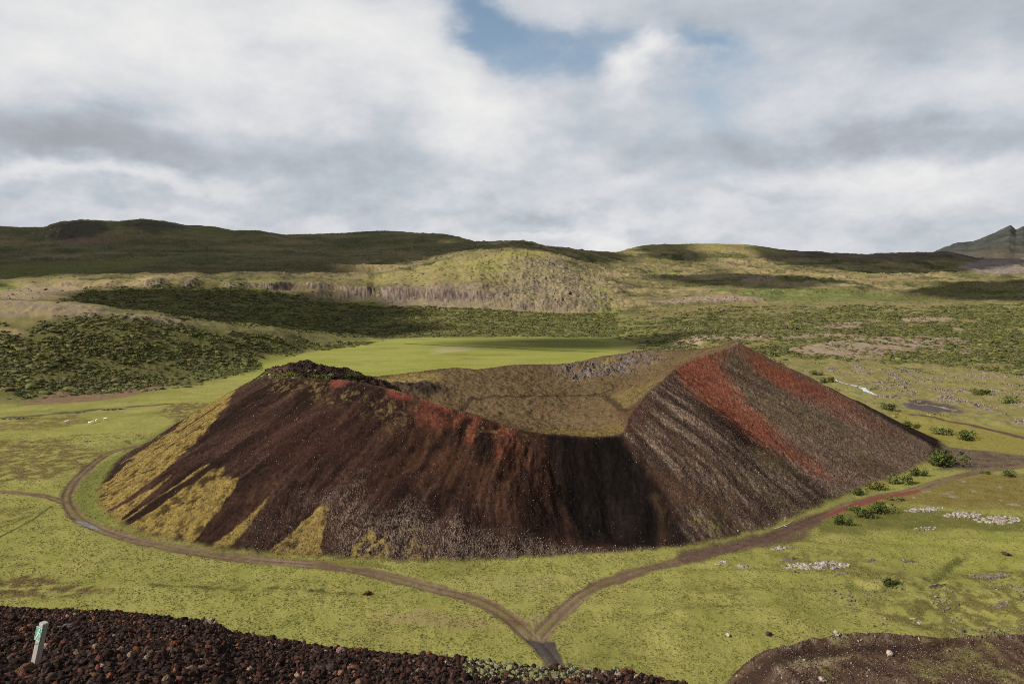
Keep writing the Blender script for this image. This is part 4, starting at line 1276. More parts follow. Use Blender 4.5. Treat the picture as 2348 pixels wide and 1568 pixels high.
def scatter(shapes, pos, size, col, rot=None, scl=None):
    """merge many small shapes into one vertex/face/colour set"""
    Vs, Fs, Cs, off = [], [], [], 0
    n = len(pos)
    ch = RNG.integers(0, len(shapes), n)
    R = rand_rot(n) if rot is None else rot
    for k, (V, F) in enumerate(shapes):
        idx = np.where(ch == k)[0]
        if len(idx) == 0:
            continue
        P = np.einsum('nij,vj->nvi', R[idx], V) * size[idx][:, None, None]
        if scl is not None:
            P *= scl[idx][:, None, :]
        P += pos[idx][:, None, :]
        Vs.append(P.reshape(-1, 3))
        Fs.append((F[None] + (np.arange(len(idx)) * len(V))[:, None, None]).reshape(-1, 3) + off)
        Cs.append(np.repeat(col[idx], len(V), 0))
        off += len(idx) * len(V)
    return np.concatenate(Vs), np.concatenate(Fs), np.concatenate(Cs)


# ------------------------------------------------------------------ loose scoria in the foreground
small = [rock_shape(1, 0.48, 100 + i) for i in range(8)]
big = [rock_shape(2, 0.30, 200 + i) for i in range(6)]


def scoria_colors(n):
    pal = np.array([[0.018, 0.011, 0.009], [0.028, 0.016, 0.012], [0.040, 0.022, 0.016], [0.058, 0.026, 0.018], [0.085, 0.045, 0.030], [0.050, 0.036, 0.034], [0.15, 0.062, 0.030], [0.19, 0.14, 0.10], [0.090, 0.030, 0.022]])
    p = np.array([0.27, 0.26, 0.19, 0.11, 0.06, 0.05, 0.018, 0.012, 0.03])
    return pal[RNG.choice(len(pal), n, p=p)] * RNG.uniform(0.7, 1.35, (n, 1))


def near_points(n, r0, r1, a0, a1):
    r = np.sqrt(RNG.uniform(r0 * r0, r1 * r1, n))
    a = np.radians(RNG.uniform(a0, a1, n))
    x, y = r * np.sin(a), r * np.cos(a)
    u = CU + KF * x / (y * 0.9958 + 5)
    return x, y


def visible_slope(x, y):
    """keep to the slope this side of its brow"""
    u = CU + KF * np.tan(np.arctan2(x, y)) * 0.9985
    yb = np.interp(u, [-900, 0, 500, 1000, 1570, 2348, 3200], [27, 26, 24, 20, 16.5, 12, 10])
    return y < yb + 1.6


parts = []
for (n, lo, hi, shapes, sink) in ((60000, 0.012, 0.034, small, 0.2), (24000, 0.032, 0.070, small, 0.1), (3200, 0.065, 0.105, big, 0.05), (160, 0.10, 0.16, big, 0.0)):
    x, y = near_points(n, 7.5, 34, -42, 27)
    k = visible_slope(x, y)
    x, y = x[k], y[k]
    s = RNG.uniform(lo, hi, len(x)) ** 1.0
    z = H(x, y) + s * (0.45 - sink)
    col = scoria_colors(len(x))
    u = CU + KF * np.tan(np.arctan2(x, y))
    mossy = (u > 1060) & (u < 1440) & (y > 14.3) & (RNG.random(len(x)) < 0.55)
    col[mossy] = np.array([0.15, 0.15, 0.07]) * RNG.uniform(0.7, 1.3, (mossy.sum(), 1))
    pale = (u > 1060) & (u < 1500) & (RNG.random(len(x)) < 0.10)
    col[pale] = np.array([0.20, 0.17, 0.14])
    parts.append(scatter(shapes, np.stack([x, y, z], -1), s, col))
off = 0
Vs, Fs, Cs = [], [], []
for V, F, c in parts:
    Vs.append(V)
    Fs.append(F + off)
    Cs.append(c)
    off += len(V)
o = mesh_obj("scoria_gravel", np.concatenate(Vs), np.concatenate(Fs), MAT_SCORIA, attr=np.concatenate(Cs))
tag(o, "loose dark red and black scoria gravel covering the foreground slope", "gravel", kind='stuff')


# ------------------------------------------------------------------ loose stones on the cone, in the crater and on the lava field
def pick(mask, n):
    """random grid cells weighted by mask and by ground area"""
    area = (R2 ** 2) * np.gradient(LOGR)[:, None] * np.gradient(AZ)[None, :]
    w = (mask * area).ravel().astype(float)
    w[w < 0] = 0
    w /= w.sum()
    idx = RNG.choice(len(w), n, p=w)
    i, j = np.unravel_index(idx, (NR, NC))
    i2, j2 = np.minimum(i + 1, NR - 1), np.minimum(j + 1, NC - 1)
    f, g = RNG.random(n), RNG.random(n)
    r = RAD[i] + (RAD[i2] - RAD[i]) * f
    a = AZ[j] + (AZ[j2] - AZ[j]) * g
    return r * np.sin(a), r * np.cos(a)


outer = cone * (1 - IN)
front = outer * sstep(-(Yw - CY), -10, 40)
sA, sB = [], []
x, y = pick((front * (1 - 0.75 * mossz) * (1 - 0.9 * foldm)).astype(f32), 20000)
th, rc = polar(x, y)
s = RNG.uniform(0.05, 0.12, len(x)) * (1 + 1.0 * (RNG.random(len(x)) > 0.98))
col = np.where((RNG.random(len(x)) < 0.14)[:, None], np.array([0.26, 0.20, 0.17]), np.array([0.040, 0.024, 0.019])) * RNG.uniform(0.6, 1.3, (len(x), 1))
pa = scatter(small, np.stack([x, y, H(x, y) + 0.3 * s], -1), s, col)
# pale stones gathering on the apron
x, y = pick(apr.astype(f32), 6500)
s = np.exp(RNG.normal(-2.65, 0.4, len(x)))
pb = scatter(small, np.stack([x, y, H(x, y) + 0.3 * s], -1), s, np.array([0.215, 0.160, 0.128]) * RNG.uniform(0.4, 1.2, (len(x), 1)))
rightface = pmask([(1560, 830), (1690, 783), (1860, 862), (2000, 945), (2130, 1020), (2145, 1060), (2060, 1095), (1950, 1140), (1820, 1190), (1740, 1225), (1560, 1150), (1450, 1000)], 2, 0, None, 0, D)
x, y = pick((rightface * outer * (1 - 0.75 * redm) * (1 - 0.8 * foldm)).astype(f32), 24000)
s = RNG.uniform(0.05, 0.12, len(x))
pc = scatter(small, np.stack([x, y, H(x, y) + 0.3 * s], -1), s, np.where((RNG.random(len(x)) < 0.28)[:, None], np.array([0.175, 0.135, 0.108]), np.array([0.085, 0.06, 0.04])) * RNG.uniform(0.6, 1.3, (len(x), 1)))
x, y = pick(((md < 0.98) * (X < 75) * (YE > 70)).astype(f32), 16000)
s = RNG.uniform(0.03, 0.10, len(x)) * (1 + 1.2 * (RNG.random(len(x)) > 0.985))
pd = scatter(small, np.stack([x, y, H(x, y) + 0.25 * s], -1), s, np.where((RNG.random(len(x)) < 0.16)[:, None], np.array([0.23, 0.18, 0.145]), np.array([0.070, 0.042, 0.030])) * RNG.uniform(0.5, 1.4, (len(x), 1)))
mdw = pmask([(1700, 1300), (1980, 1320), (2100, 1355), (2348, 1320), (2500, 1330), (2500, 1475), (2250, 1455), (2000, 1440), (1900, 1350)], 3, 4, 10, 82)
x, y = pick((mdw * sstep(fbm(X, Yw, 7, 3, 83), 0.0, 0.35) * (1 - track)).astype(f32), 520)
s = np.exp(RNG.normal(-2.1, 0.45, len(x)))
pe = scatter(small, np.stack([x, y, H(x, y) + 0.2 * s], -1), s, np.array([0.22, 0.175, 0.145]) * RNG.uniform(0.35, 1.3, (len(x), 1)))
sets, offs = [pa, pb, pc, pd, pe], 0
Fs = []
for q in sets:
    Fs.append(q[1] + offs)
    offs += len(q[0])
o = mesh_obj("loose_stones", np.concatenate([q[0] for q in sets]), np.concatenate(Fs), MAT_ROCK, attr=np.concatenate([q[2] for q in sets]))
tag(o, "pale and brown stones scattered over the crater slopes and the gravel mound", "stones", kind='stuff')

x, y = pick((lv * sstep(fbm(X, Yw, 5, 4, 321, 0.65), -0.05, 0.2) + 0.02 * lavarock + 1.2 * np.clip(knob, 0, 1) * cone).astype(f32), 3000)
s = RNG.uniform(0.15, 0.5, len(x)) * np.where(x < -20, 0.9, 1)
far = (y > 230)
kn_ = (x < -20)
col = np.where(kn_[:, None], np.array([0.032, 0.020, 0.016]), np.array([0.125, 0.104, 0.094])) * RNG.uniform(0.45, 1.4, (len(x), 1))
pa = scatter(big, np.stack([x, y, H(x, y) + 0.1 * s], -1), s, col)
x, y = pick((lavarock * (YE < 460)).astype(f32), 3600)
s = RNG.uniform(0.15, 0.6, len(x))
pb = scatter(small, np.stack([x, y, H(x, y) + 0.15 * s], -1), s, np.array([0.20, 0.158, 0.125]) * RNG.uniform(0.45, 1.4, (len(x), 1)))
o = mesh_obj("lava_rubble", np.concatenate([pa[0], pb[0]]), np.concatenate([pa[1], pb[1] + len(pa[0])]), MAT_ROCK, attr=np.concatenate([pa[2], pb[2]]))
tag(o, "grey broken lava blocks inside the crater and across the lava field", "lava rubble", kind='stuff')

# pale rocks breaking through the heath of the hills
rockn = (sstep(fbm(X, Yw, 60, 5, 229, 0.7), 0.20, 0.42) + 1.2 * bare * sstep(fbm(X, Yw, 20, 4, 230, 0.6), -0.1, 0.25)) * hm * (YE > 420) * (YE < 2200) + cl * 0.6 + 0.35 * knobm * hm
x, y = pick((rockn / (1 + (R2 / 900) ** 2)).astype(f32), 13000)
s = np.exp(RNG.normal(-0.35, 0.5, len(x))) * (0.30 + np.hypot(x, y) / 1700)
V, F, c = scatter(small, np.stack([x, y, H(x, y) + 0.1 * s], -1), s, np.array([0.225, 0.170, 0.130]) * RNG.uniform(0.4, 1.35, (len(x), 1)))
o = mesh_obj("hill_rocks", V, F, MAT_ROCK, attr=c)
tag(o, "pale basalt blocks breaking through the heath of the distant hills", "rocks", kind='stuff')

# ------------------------------------------------------------------ low shrubs over the hills
def tuft_shape(seed, n=38):
    """a lumpy dome of foliage with ragged outline"""
    r = np.random.default_rng(seed)
    V, F = ico(1)
    lob = r.standard_normal((5, 3))
    lob /= np.linalg.norm(lob, axis=1)[:, None]
    bump = np.maximum(0, V @ lob.T - 0.45).max(1)
    V = V * (0.72 + 0.55 * bump[:, None] + 0.14 * r.standard_normal((len(V), 1)))
    V[:, 2] = np.maximum(V[:, 2], -0.15) * 0.85
    F = np.array([f for f in F if V[list(f), 2].max() > 0.0], np.int32)
    used = np.unique(F)
    rm = np.zeros(len(V), int)
    rm[used] = np.arange(len(used))
    return V[used], rm[F].astype(np.int32)


def leafy_shape(seed, n=30):
    """ragged crown of loose leaf clumps"""
    r = np.random.default_rng(seed)
    V, F = [], []
    for i in range(n):
        a, e = r.uniform(0, 2 * math.pi), math.asin(r.uniform(-0.05, 1))
        c = np.array([math.cos(a) * math.cos(e), math.sin(a) * math.cos(e), math.sin(e) * 0.75]) * r.uniform(0.55, 1.1)
        n1_ = c / np.linalg.norm(c) + r.standard_normal(3) * 0.35
        n1_ /= np.linalg.norm(n1_)
        t = np.cross(n1_, r.standard_normal(3))
        t /= np.linalg.norm(t)
        b = np.cross(n1_, t)
        s_ = r.uniform(0.22, 0.42)
        k = len(V)
        V += [c + t * s_, c - t * s_ * 0.5 + b * s_ * 0.9, c - t * s_ * 0.5 - b * s_ * 0.9]
        F.append((k, k + 1, k + 2))
    return np.array(V), np.array(F, np.int32)


tufts = [tuft_shape(300 + i) for i in range(4)] + [leafy_shape(320 + i) for i in range(6)]
zrot = lambda n: np.stack([np.stack([np.cos(a := RNG.uniform(0, 6.283, n)), -np.sin(a), 0 * a], -1), np.stack([np.sin(a), np.cos(a), 0 * a], -1), np.stack([0 * a, 0 * a, 1 + 0 * a], -1)], 1)
clumpn = sstep(fbm(X * 0.7, Yw, 26, 5, 401, 0.65), -0.16, 0.14)
clumpf = sstep(fbm(X * 0.7, Yw, 60, 4, 403, 0.6), -0.2, 0.2)
dens = (shr_l * 1.2 + shr_c * 0.55 + shr_v * 0.5 + shr_r * 1.5) * (1 - 0.93 * bare) * (0.06 + 0.94 * clumpn) * (YE < 1150) / (1 + (R2 / 620) ** 1.5)
x, y = pick(np.clip(dens, 0, None).astype(f32), 105000)
rr_ = np.hypot(x, y)
s = np.exp(RNG.normal(-0.50, 0.42, len(x))) * (0.72 + rr_ / 800)
gcol = np.array([[0.082, 0.092, 0.026], [0.115, 0.122, 0.034], [0.150, 0.138, 0.046], [0.130, 0.104, 0.052], [0.180, 0.178, 0.050]])
col = 0.82 * gcol[RNG.choice(5, len(x), p=[0.34, 0.30, 0.18, 0.13, 0.05])] * RNG.uniform(0.75, 1.2, (len(x), 1))
pa = scatter(tufts, np.stack([x, y, H(x, y) - 0.12 * s], -1), s, col, zrot(len(x)), np.stack([RNG.uniform(1.1, 2.0, len(x)), RNG.uniform(0.9, 1.5, len(x)), RNG.uniform(0.6, 0.95, len(x))], -1))
densf = (hm * clumpf * 0.5 + shr_far + (sstep(fbm(X, Yw, 120, 5, 223, 0.65), 0.05, 0.30) * hm)) * (YE > 940) * (YE < 2300) * (1 - cl) / (1 + (R2 / 1300) ** 2)
x, y = pick(np.clip(densf, 0, None).astype(f32), 36000)
s = RNG.uniform(0.8, 2.4, len(x))
col = gcol[RNG.choice(5, len(x))] * RNG.uniform(0.7, 1.3, (len(x), 1))
pb = scatter(tufts, np.stack([x, y, H(x, y) - 0.1 * s], -1), s, col, zrot(len(x)), np.tile([1.3, 1.0, 0.6], (len(x), 1)))
# scattered scrub in the lava field, on the heath strips and in front of the knob
scrub = (0.5 * (sstep(fbm(X * 0.5, Yw, 22, 4, 262, 0.6), 0.18, 0.42)) * lf + 1.3 * kfront * cone) * (TT > -1.5)
x, y = pick(np.clip(scrub, 0, None).astype(f32), 9000)
s = RNG.uniform(0.35, 0.9, len(x))
col = gcol[RNG.choice(5, len(x))] * RNG.uniform(0.8, 1.5, (len(x), 1))
pc = scatter(tufts, np.stack([x, y, H(x, y) - 0.1 * s], -1), s, col, zrot(len(x)))
Vs = [pa[0], pb[0], pc[0]]
Fs = [pa[1], pb[1] + len(pa[0]), pc[1] + len(pa[0]) + len(pb[0])]
o = mesh_obj("shrubs", np.concatenate(Vs), np.concatenate(Fs), MAT_LEAF, attr=np.concatenate([pa[2], pb[2], pc[2]]))
tag(o, "low dark green birch and willow scrub covering the hill slopes", "shrubs", kind='stuff')


# ------------------------------------------------------------------ grass tufts on the near meadow
def blade_tuft(seed, n=6):
    r = np.random.default_rng(seed)
    V, F = [], []
    for i in range(n):
        a = r.uniform(0, 6.283)
        base = np.array([r.uniform(-0.5, 0.5), r.uniform(-0.5, 0.5), 0])
        d = np.array([math.cos(a), math.sin(a), 0])
        q = np.array([-d[1], d[0], 0]) * r.uniform(0.12, 0.25)
        tip = base + d * r.uniform(0.1, 0.6) + np.array([0, 0, r.uniform(0.4, 0.8)])
        k = len(V)
        V += [base - q, base + q, tip]
        F.append((k, k + 1, k + 2))
    return np.array(V), np.array(F, np.int32)


blades = [blade_tuft(500 + i) for i in range(6)]
gm = (1 - cone) * (1 - track) * (1 - asph) * (1 - nh) * (YE > 82) * (YE < 240) * (np.abs(AZ)[None, :] < math.radians(40)) * (md > 1.02)
gm = gm * sstep(N_hum + 0.4 * N_mid, -0.5, 0.4) / (1 + (R2 / 140) ** 2)
x, y = pick(gm.astype(f32), 80000)
s = RNG.uniform(0.10, 0.26, len(x))
pal = np.array([[0.150, 0.152, 0.033], [0.115, 0.122, 0.028], [0.210, 0.188, 0.06], [0.25, 0.205, 0.09], [0.085, 0.090, 0.026]])
col = pal[RNG.choice(5, len(x), p=[0.38, 0.24, 0.24, 0.09, 0.05])] * RNG.uniform(0.85, 1.25, (len(x), 1))
x2, y2 = pick((IN * (1 - np.clip(lv, 0, 1)) + 0.45 * mm * cone * (YE < 230)).astype(f32), 46000)
s2 = RNG.uniform(0.12, 0.30, len(x2))
inn = bilin(TT, x2, y2) < 0
pal2 = np.array([[0.120, 0.088, 0.042], [0.070, 0.050, 0.026], [0.165, 0.115, 0.058], [0.098, 0.074, 0.036]])
pal3 = np.array([[0.155, 0.110, 0.033], [0.105, 0.075, 0.026], [0.185, 0.138, 0.045], [0.130, 0.110, 0.034]])
k2 = RNG.integers(0, 4, len(x2))
col2 = np.where(inn[:, None], pal2[k2], pal3[k2]) * RNG.uniform(0.75, 1.25, (len(x2), 1))
x, y, s, col = np.concatenate([x, x2]), np.concatenate([y, y2]), np.concatenate([s, s2]), np.concatenate([col, col2])
V, F, c = scatter(blades, np.stack([x, y, H(x, y) - 0.02], -1), s, col, zrot(len(x)))
o = mesh_obj("grass_tufts", V, F, MAT_LEAF, attr=c)
tag(o, "short green, straw and brown grass tufts on the meadow and in the crater", "grass", kind='stuff')


# ------------------------------------------------------------------ unseen clouds high to the left of the view; their shadows darken the hills
def cloud_material():
    m, N, L, b = new_mat("cloud_white")
    b.inputs['Base Color'].default_value = (0.85, 0.85, 0.86, 1)
    b.inputs['Roughness'].default_value = 1.0
    b.inputs['Specular IOR Level'].default_value = 0.0
    return m


MAT_CLOUD = cloud_material()


def cloud(poly, alt, thick, seed, zref=30.0, ragged=70.0):
    """a lumpy cloud whose footprint, carried down the sun's direction, is the given ground outline"""
    P = np.asarray(poly, float)
    cell = max(np.ptp(P[:, 0]), np.ptp(P[:, 1])) / 90.0
    xs = np.arange(P[:, 0].min() - 3 * cell, P[:, 0].max() + 3 * cell, cell)
    ys = np.arange(P[:, 1].min() - 3 * cell, P[:, 1].max() + 3 * cell, cell)
    gx, gy = np.meshgrid(xs, ys)
    d = poly_sd_block(P, gx, gy)
    d = np.minimum(d, 230) + ragged * fbm(gx, gy, 330 + ragged, 4, seed, 0.6)
    ins = d > 0
    dd = np.sqrt(np.maximum(d, 0) / 120.0)
    top = thick * np.minimum(dd, 1.6) * (0.8 + 0.7 * fbm(gx, gy, 260, 4, seed + 3, 0.6)) + 4
    bot = -thick * 0.18 * np.minimum(dd, 1.2) * (1 + 0.6 * fbm(gx, gy, 200, 3, seed + 5))
    sh = SUN_DIR[:2] / SUN_DIR[2] * (alt - zref)
    ny, nx = gx.shape
    idt = -np.ones((ny, nx), int)
    V, F = [], []
    V += [(gx[i, j] + sh[0], gy[i, j] + sh[1], alt + max(top[i, j], 2)) for i in range(ny) for j in range(nx)]
    nb = len(V)
    V += [(gx[i, j] + sh[0], gy[i, j] + sh[1], alt + bot[i, j] - 2) for i in range(ny) for j in range(nx)]
    ok = ins[:-1, :-1] & ins[1:, :-1] & ins[:-1, 1:] & ins[1:, 1:]
    edge = {}
    for i in range(ny - 1):
        for j in range(nx - 1):
            if ok[i, j]:
                a, b, c, e = i * nx + j, i * nx + j + 1, (i + 1) * nx + j + 1, (i + 1) * nx + j
                F.append((a, b, c, e))
                F.append((nb + e, nb + c, nb + b, nb + a))
                for (p, q) in ((a, b), (b, c), (c, e), (e, a)):
                    if (q, p) in edge:
                        del edge[(q, p)]
                    else:
                        edge[(p, q)] = 1
    for (p, q) in edge:
        F.append((q, p, nb + p, nb + q))
    F = np.array(F)
    V = np.array(V)
    used = np.unique(F)
    rm = np.zeros(len(V), int)
    rm[used] = np.arange(len(used))
    o = mesh_obj("cloud", V[used], rm[F], MAT_CLOUD, smooth=True)
    tag(o, kind='structure')
    return o


def wp(u, v, Y=None):
    if Y is None:
        return tuple(ground(u, v, 8000, 60)[:2])
    return (x_of(u, v, Y), Y)


SHADOWS = [
    # the long dark hillside at the left up to the skyline
    [wp(-700, 655, 1300), wp(0, 652), wp(130, 645), wp(300, 638), wp(480, 628), wp(660, 616), wp(820, 605), wp(950, 591), wp(1040, 580), wp(1085, 566), wp(1110, 556, 2700), wp(1060, 550, 3600), wp(-700, 500, 3800)],
    # the dark scrub slope below the left cliff
    [wp(130, 700, 560), wp(195, 664), wp(420, 652), wp(560, 656), wp(690, 662), wp(770, 688), wp(845, 704), wp(800, 726), wp(700, 752), wp(560, 758, 640), wp(400, 742, 600), wp(250, 716, 560)],
    # dark ridge at the right
    [wp(1745, 600, 2380), wp(1850, 620, 2150), wp(2000, 636, 1900), wp(2150, 632, 1950), wp(2240, 612, 2250), wp(2500, 590, 2600), wp(2500, 575, 3000), wp(2050, 580, 2950), wp(1880, 580, 2950), wp(1780, 576, 2950)],
    # a patch on the face of the middle skyline hill
    [wp(1100, 572), wp(1180, 572), wp(1290, 588), wp(1400, 598), wp(1420, 584, 2700), wp(1250, 560, 2700), wp(1120, 556, 2700)],
    # left half of the far light hill
    [wp(1470, 592), wp(1570, 598), wp(1600, 572, 2950), wp(1500, 566, 3000)],
    # broken shade over the right-hand hills
    [wp(1480, 632), wp(1640, 622), wp(1800, 632), wp(1900, 650), wp(1760, 664), wp(1600, 655)],
    [wp(2080, 672), wp(2180, 648), wp(2348, 640), wp(2600, 645), wp(2600, 690), wp(2348, 694), wp(2200, 690)],
    [wp(1080, 786), wp(1240, 780), wp(1400, 779), wp(1440, 790), wp(1360, 800), wp(1200, 799)],
]
for i, P in enumerate(SHADOWS):
    cloud(P, 3000.0 if i != 1 else 2600.0, 160.0, 700 + 11 * i, (95.0, 28.0, 115.0, 110.0, 140.0, 62.0, 35.0, 0.0)[i], 330.0 if i == 0 else 70.0)


# ================================================================== things
def plain_mat(name, col, rough=0.7, nscale=20.0, lo=0.75, hi=1.2, stretch=None, spec=0.3, bump=0.0):
    m, N, L, b = new_mat(name)
    b.inputs['Roughness'].default_value = rough
    b.inputs['Specular IOR Level'].default_value = spec
    tc = N.new('ShaderNodeTexCoord')
    mp = N.new('ShaderNodeMapping')
    mp.inputs['Scale'].default_value = stretch or (1, 1, 1)
    L.new(tc.outputs['Object'], mp.inputs[0])
    ns = N.new('ShaderNodeTexNoise')
    ns.inputs['Scale'].default_value = nscale
    ns.inputs['Detail'].default_value = 6
    ns.inputs['Roughness'].default_value = 0.65
    L.new(mp.outputs[0], ns.inputs['Vector'])
    rp = N.new('ShaderNodeMapRange')
    L.new(ns.outputs[0], rp.inputs[0])
    rp.inputs[1].default_value = 0.3
    rp.inputs[2].default_value = 0.7
    rp.inputs[3].default_value = lo
    rp.inputs[4].default_value = hi
    mx = N.new('ShaderNodeMix')
    mx.data_type = 'RGBA'
    mx.blend_type = 'MULTIPLY'
    mx.inputs[0].default_value = 1.0
    mx.inputs[6].default_value = (*col, 1)
    L.new(rp.outputs[0], mx.inputs[7])
    L.new(mx.outputs[2], b.inputs['Base Color'])
    if bump:
        bp = N.new('ShaderNodeBump')
        bp.inputs['Strength'].default_value = bump
        bp.inputs['Distance'].default_value = 0.004
        L.new(ns.outputs[0], bp.inputs['Height'])
        L.new(bp.outputs[0], b.inputs['Normal'])
    return m


class MB:
    """collects simple solids into one mesh"""

    def __init__(self):
        self.V, self.F = [], []

    def box(self, x0, x1, y0, y1, z0, z1, bev=0.0):
        k = len(self.V)
        if bev <= 0:
            self.V += [(x0, y0, z0), (x1, y0, z0), (x1, y1, z0), (x0, y1, z0), (x0, y0, z1), (x1, y0, z1), (x1, y1, z1), (x0, y1, z1)]
            self.F += [(k, k + 3, k + 2, k + 1), (k + 4, k + 5, k + 6, k + 7), (k, k + 1, k + 5, k + 4), (k + 1, k + 2, k + 6, k + 5), (k + 2, k + 3, k + 7, k + 6), (k + 3, k, k + 4, k + 7)]
            return self
        ring = lambda i, z: [(x0 + i + bev, y0 + i, z), (x1 - i - bev, y0 + i, z), (x1 - i, y0 + i + bev, z), (x1 - i, y1 - i - bev, z), (x1 - i - bev, y1 - i, z), (x0 + i + bev, y1 - i, z), (x0 + i, y1 - i - bev, z), (x0 + i, y0 + i + bev, z)]
        self.V += ring(0, z0) + ring(0, z1 - bev) + ring(bev * 0.8, z1)
        for a in (0, 8):
            for i in range(8):
                j = (i + 1) % 8
                self.F.append((k + a + i, k + a + j, k + a + 8 + j, k + a + 8 + i))
        self.F.append(tuple(k + 16 + i for i in range(8)))
        self.F.append(tuple(k + 7 - i for i in range(8)))
        return self

    def tube(self, pts, rad, n=6):
        pts = [Vector(p) for p in pts]
        rad = rad if isinstance(rad, (list, tuple)) else [rad] * len(pts)
        k = len(self.V)
        for i, p in enumerate(pts):
            d = (pts[min(i + 1, len(pts) - 1)] - pts[max(i - 1, 0)]).normalized()
            a = d.orthogonal().normalized()
            b = d.cross(a)
            for j in range(n):
                t = 2 * math.pi * j / n
                self.V.append(tuple(p + (a * math.cos(t) + b * math.sin(t)) * rad[i]))
        for i in range(len(pts) - 1):
            for j in range(n):
                j2 = (j + 1) % n
                self.F.append((k + i * n + j, k + i * n + j2, k + (i + 1) * n + j2, k + (i + 1) * n + j))
        self.F.append(tuple(k + n - 1 - j for j in range(n)))
        e = k + (len(pts) - 1) * n
        self.F.append(tuple(e + j for j in range(n)))
        return self

    def prism(self, outline, y0, y1):
        """outline in x,z extruded along y"""
        k = len(self.V)
        n = len(outline)
        self.V += [(p[0], y0, p[1]) for p in outline] + [(p[0], y1, p[1]) for p in outline]
        self.F.append(tuple(k + i for i in range(n)))
        self.F.append(tuple(k + 2 * n - 1 - i for i in range(n)))
        for i in range(n):
            j = (i + 1) % n
            self.F.append((k + i, k + n + i, k + n + j, k + j))
        return self

    def build(self, name, mat, parent=None):
        me = bpy.data.meshes.new(name)
        me.from_pydata([tuple(map(float, v)) for v in self.V], [], self.F)
        me.validate()
        me.update()
        me.materials.append(mat)
        o = bpy.data.objects.new(name, me)
        COL.objects.link(o)
        if parent:
            o.parent = parent
        return o


def empty(name, loc, rot=(0, 0, 0)):
    o = bpy.data.objects.new(name, None)
    COL.objects.link(o)
    o.location = loc
    o.rotation_euler = rot
    o.empty_display_size = 0.2
    return o


# ---- trail post
MAT_WOOD = plain_mat("weathered_wood", (0.34, 0.31, 0.285), 0.85, 16, 0.35, 1.3, (6, 6, 0.5), 0.15, 0.5)
MAT_SIGN = plain_mat("green_sign", (0.115, 0.31, 0.22), 0.5, 40, 0.75, 1.15)
MAT_WHITE = plain_mat("white_paint", (0.50, 0.60, 0.54), 0.5, 60, 0.7, 1.1)
MAT_SCREW = plain_mat("screw_steel", (0.20, 0.12, 0.11), 0.4, 60, 0.6, 1.2)
b0 = ground(80, 1518, 40, 4)
post = empty("trail_post", (b0[0], b0[1], H(b0[0], b0[1]) - 0.04), (math.radians(-2), math.radians(14), 0))
tag(post, "white weathered wooden trail post with green hiker sign leaning in dark scoria", "trail post")
POST_H = 0.74
holder = math.radians(-18)         # the sign face looks to the left of the viewer


def turn(o, a=holder):
    o.rotation_euler = (0, 0, a)
    return o


turn(MB().box(-0.052, 0.052, -0.052, 0.052, -0.25, POST_H, 0.012).build("shaft", MAT_WOOD, post))
sg = turn(MB().box(-0.060, 0.060, -0.066, -0.0535, POST_H - 0.29, POST_H - 0.06).build("sign", MAT_SIGN, post))
bz0, bz1 = POST_H - 0.29, POST_H - 0.06
fr_ = MB()
fr_.box(-0.060, 0.060, -0.0695, -0.0675, bz1 - 0.006, bz1).box(-0.060, 0.060, -0.0695, -0.0675, bz0, bz0 + 0.006)
fr_.box(-0.060, -0.055, -0.0695, -0.0675, bz0 + 0.006, bz1 - 0.006).box(0.055, 0.060, -0.0695, -0.0675, bz0 + 0.006, bz1 - 0.006)
fr_.build("sign_border", MAT_WHITE, sg)
# walking figure
hk = MB()
cz = (bz0 + bz1) / 2
hk.prism([(0.012 + 0.018 * math.cos(t), cz + 0.078 + 0.018 * math.sin(t)) for t in [i * math.pi / 5 for i in range(10)]], -0.0705, -0.068)


def limb(p, q, w):
    p, q = Vector(p), Vector(q)
    n = Vector((-(q - p).y, (q - p).x)).normalized() * w
    hk.prism([(p.x - n.x, cz + p.y - n.y), (q.x - n.x, cz + q.y - n.y), (q.x + n.x, cz + q.y + n.y), (p.x + n.x, cz + p.y + n.y)], -0.0703, -0.0679)


limb((0.006, 0.055), (-0.002, -0.01), 0.015)
limb((-0.002, -0.006), (0.026, -0.052), 0.009)
limb((0.025, -0.050), (0.022, -0.100), 0.008)
limb((-0.004, -0.006), (-0.022, -0.055), 0.009)
limb((-0.022, -0.053), (-0.050, -0.098), 0.008)
limb((0.008, 0.045), (0.040, 0.008), 0.007)
limb((0.000, 0.045), (-0.034, 0.006), 0.007)
limb((0.044, 0.030), (0.052, -0.100), 0.004)
hk.V = [(x_ * 0.85, y_, z_) for (x_, y_, z_) in hk.V]
hk.build("hiker_symbol", MAT_WHITE, sg)
for zz in (bz0 - 0.05, bz0 - 0.075):
    sc = MB().tube([(0.018 * (1 if zz > bz0 - 0.06 else -1), -0.051, zz), (0.018 * (1 if zz > bz0 - 0.06 else -1), -0.059, zz)], 0.009, 8).build("screw", MAT_SCREW, post)
    turn(sc)

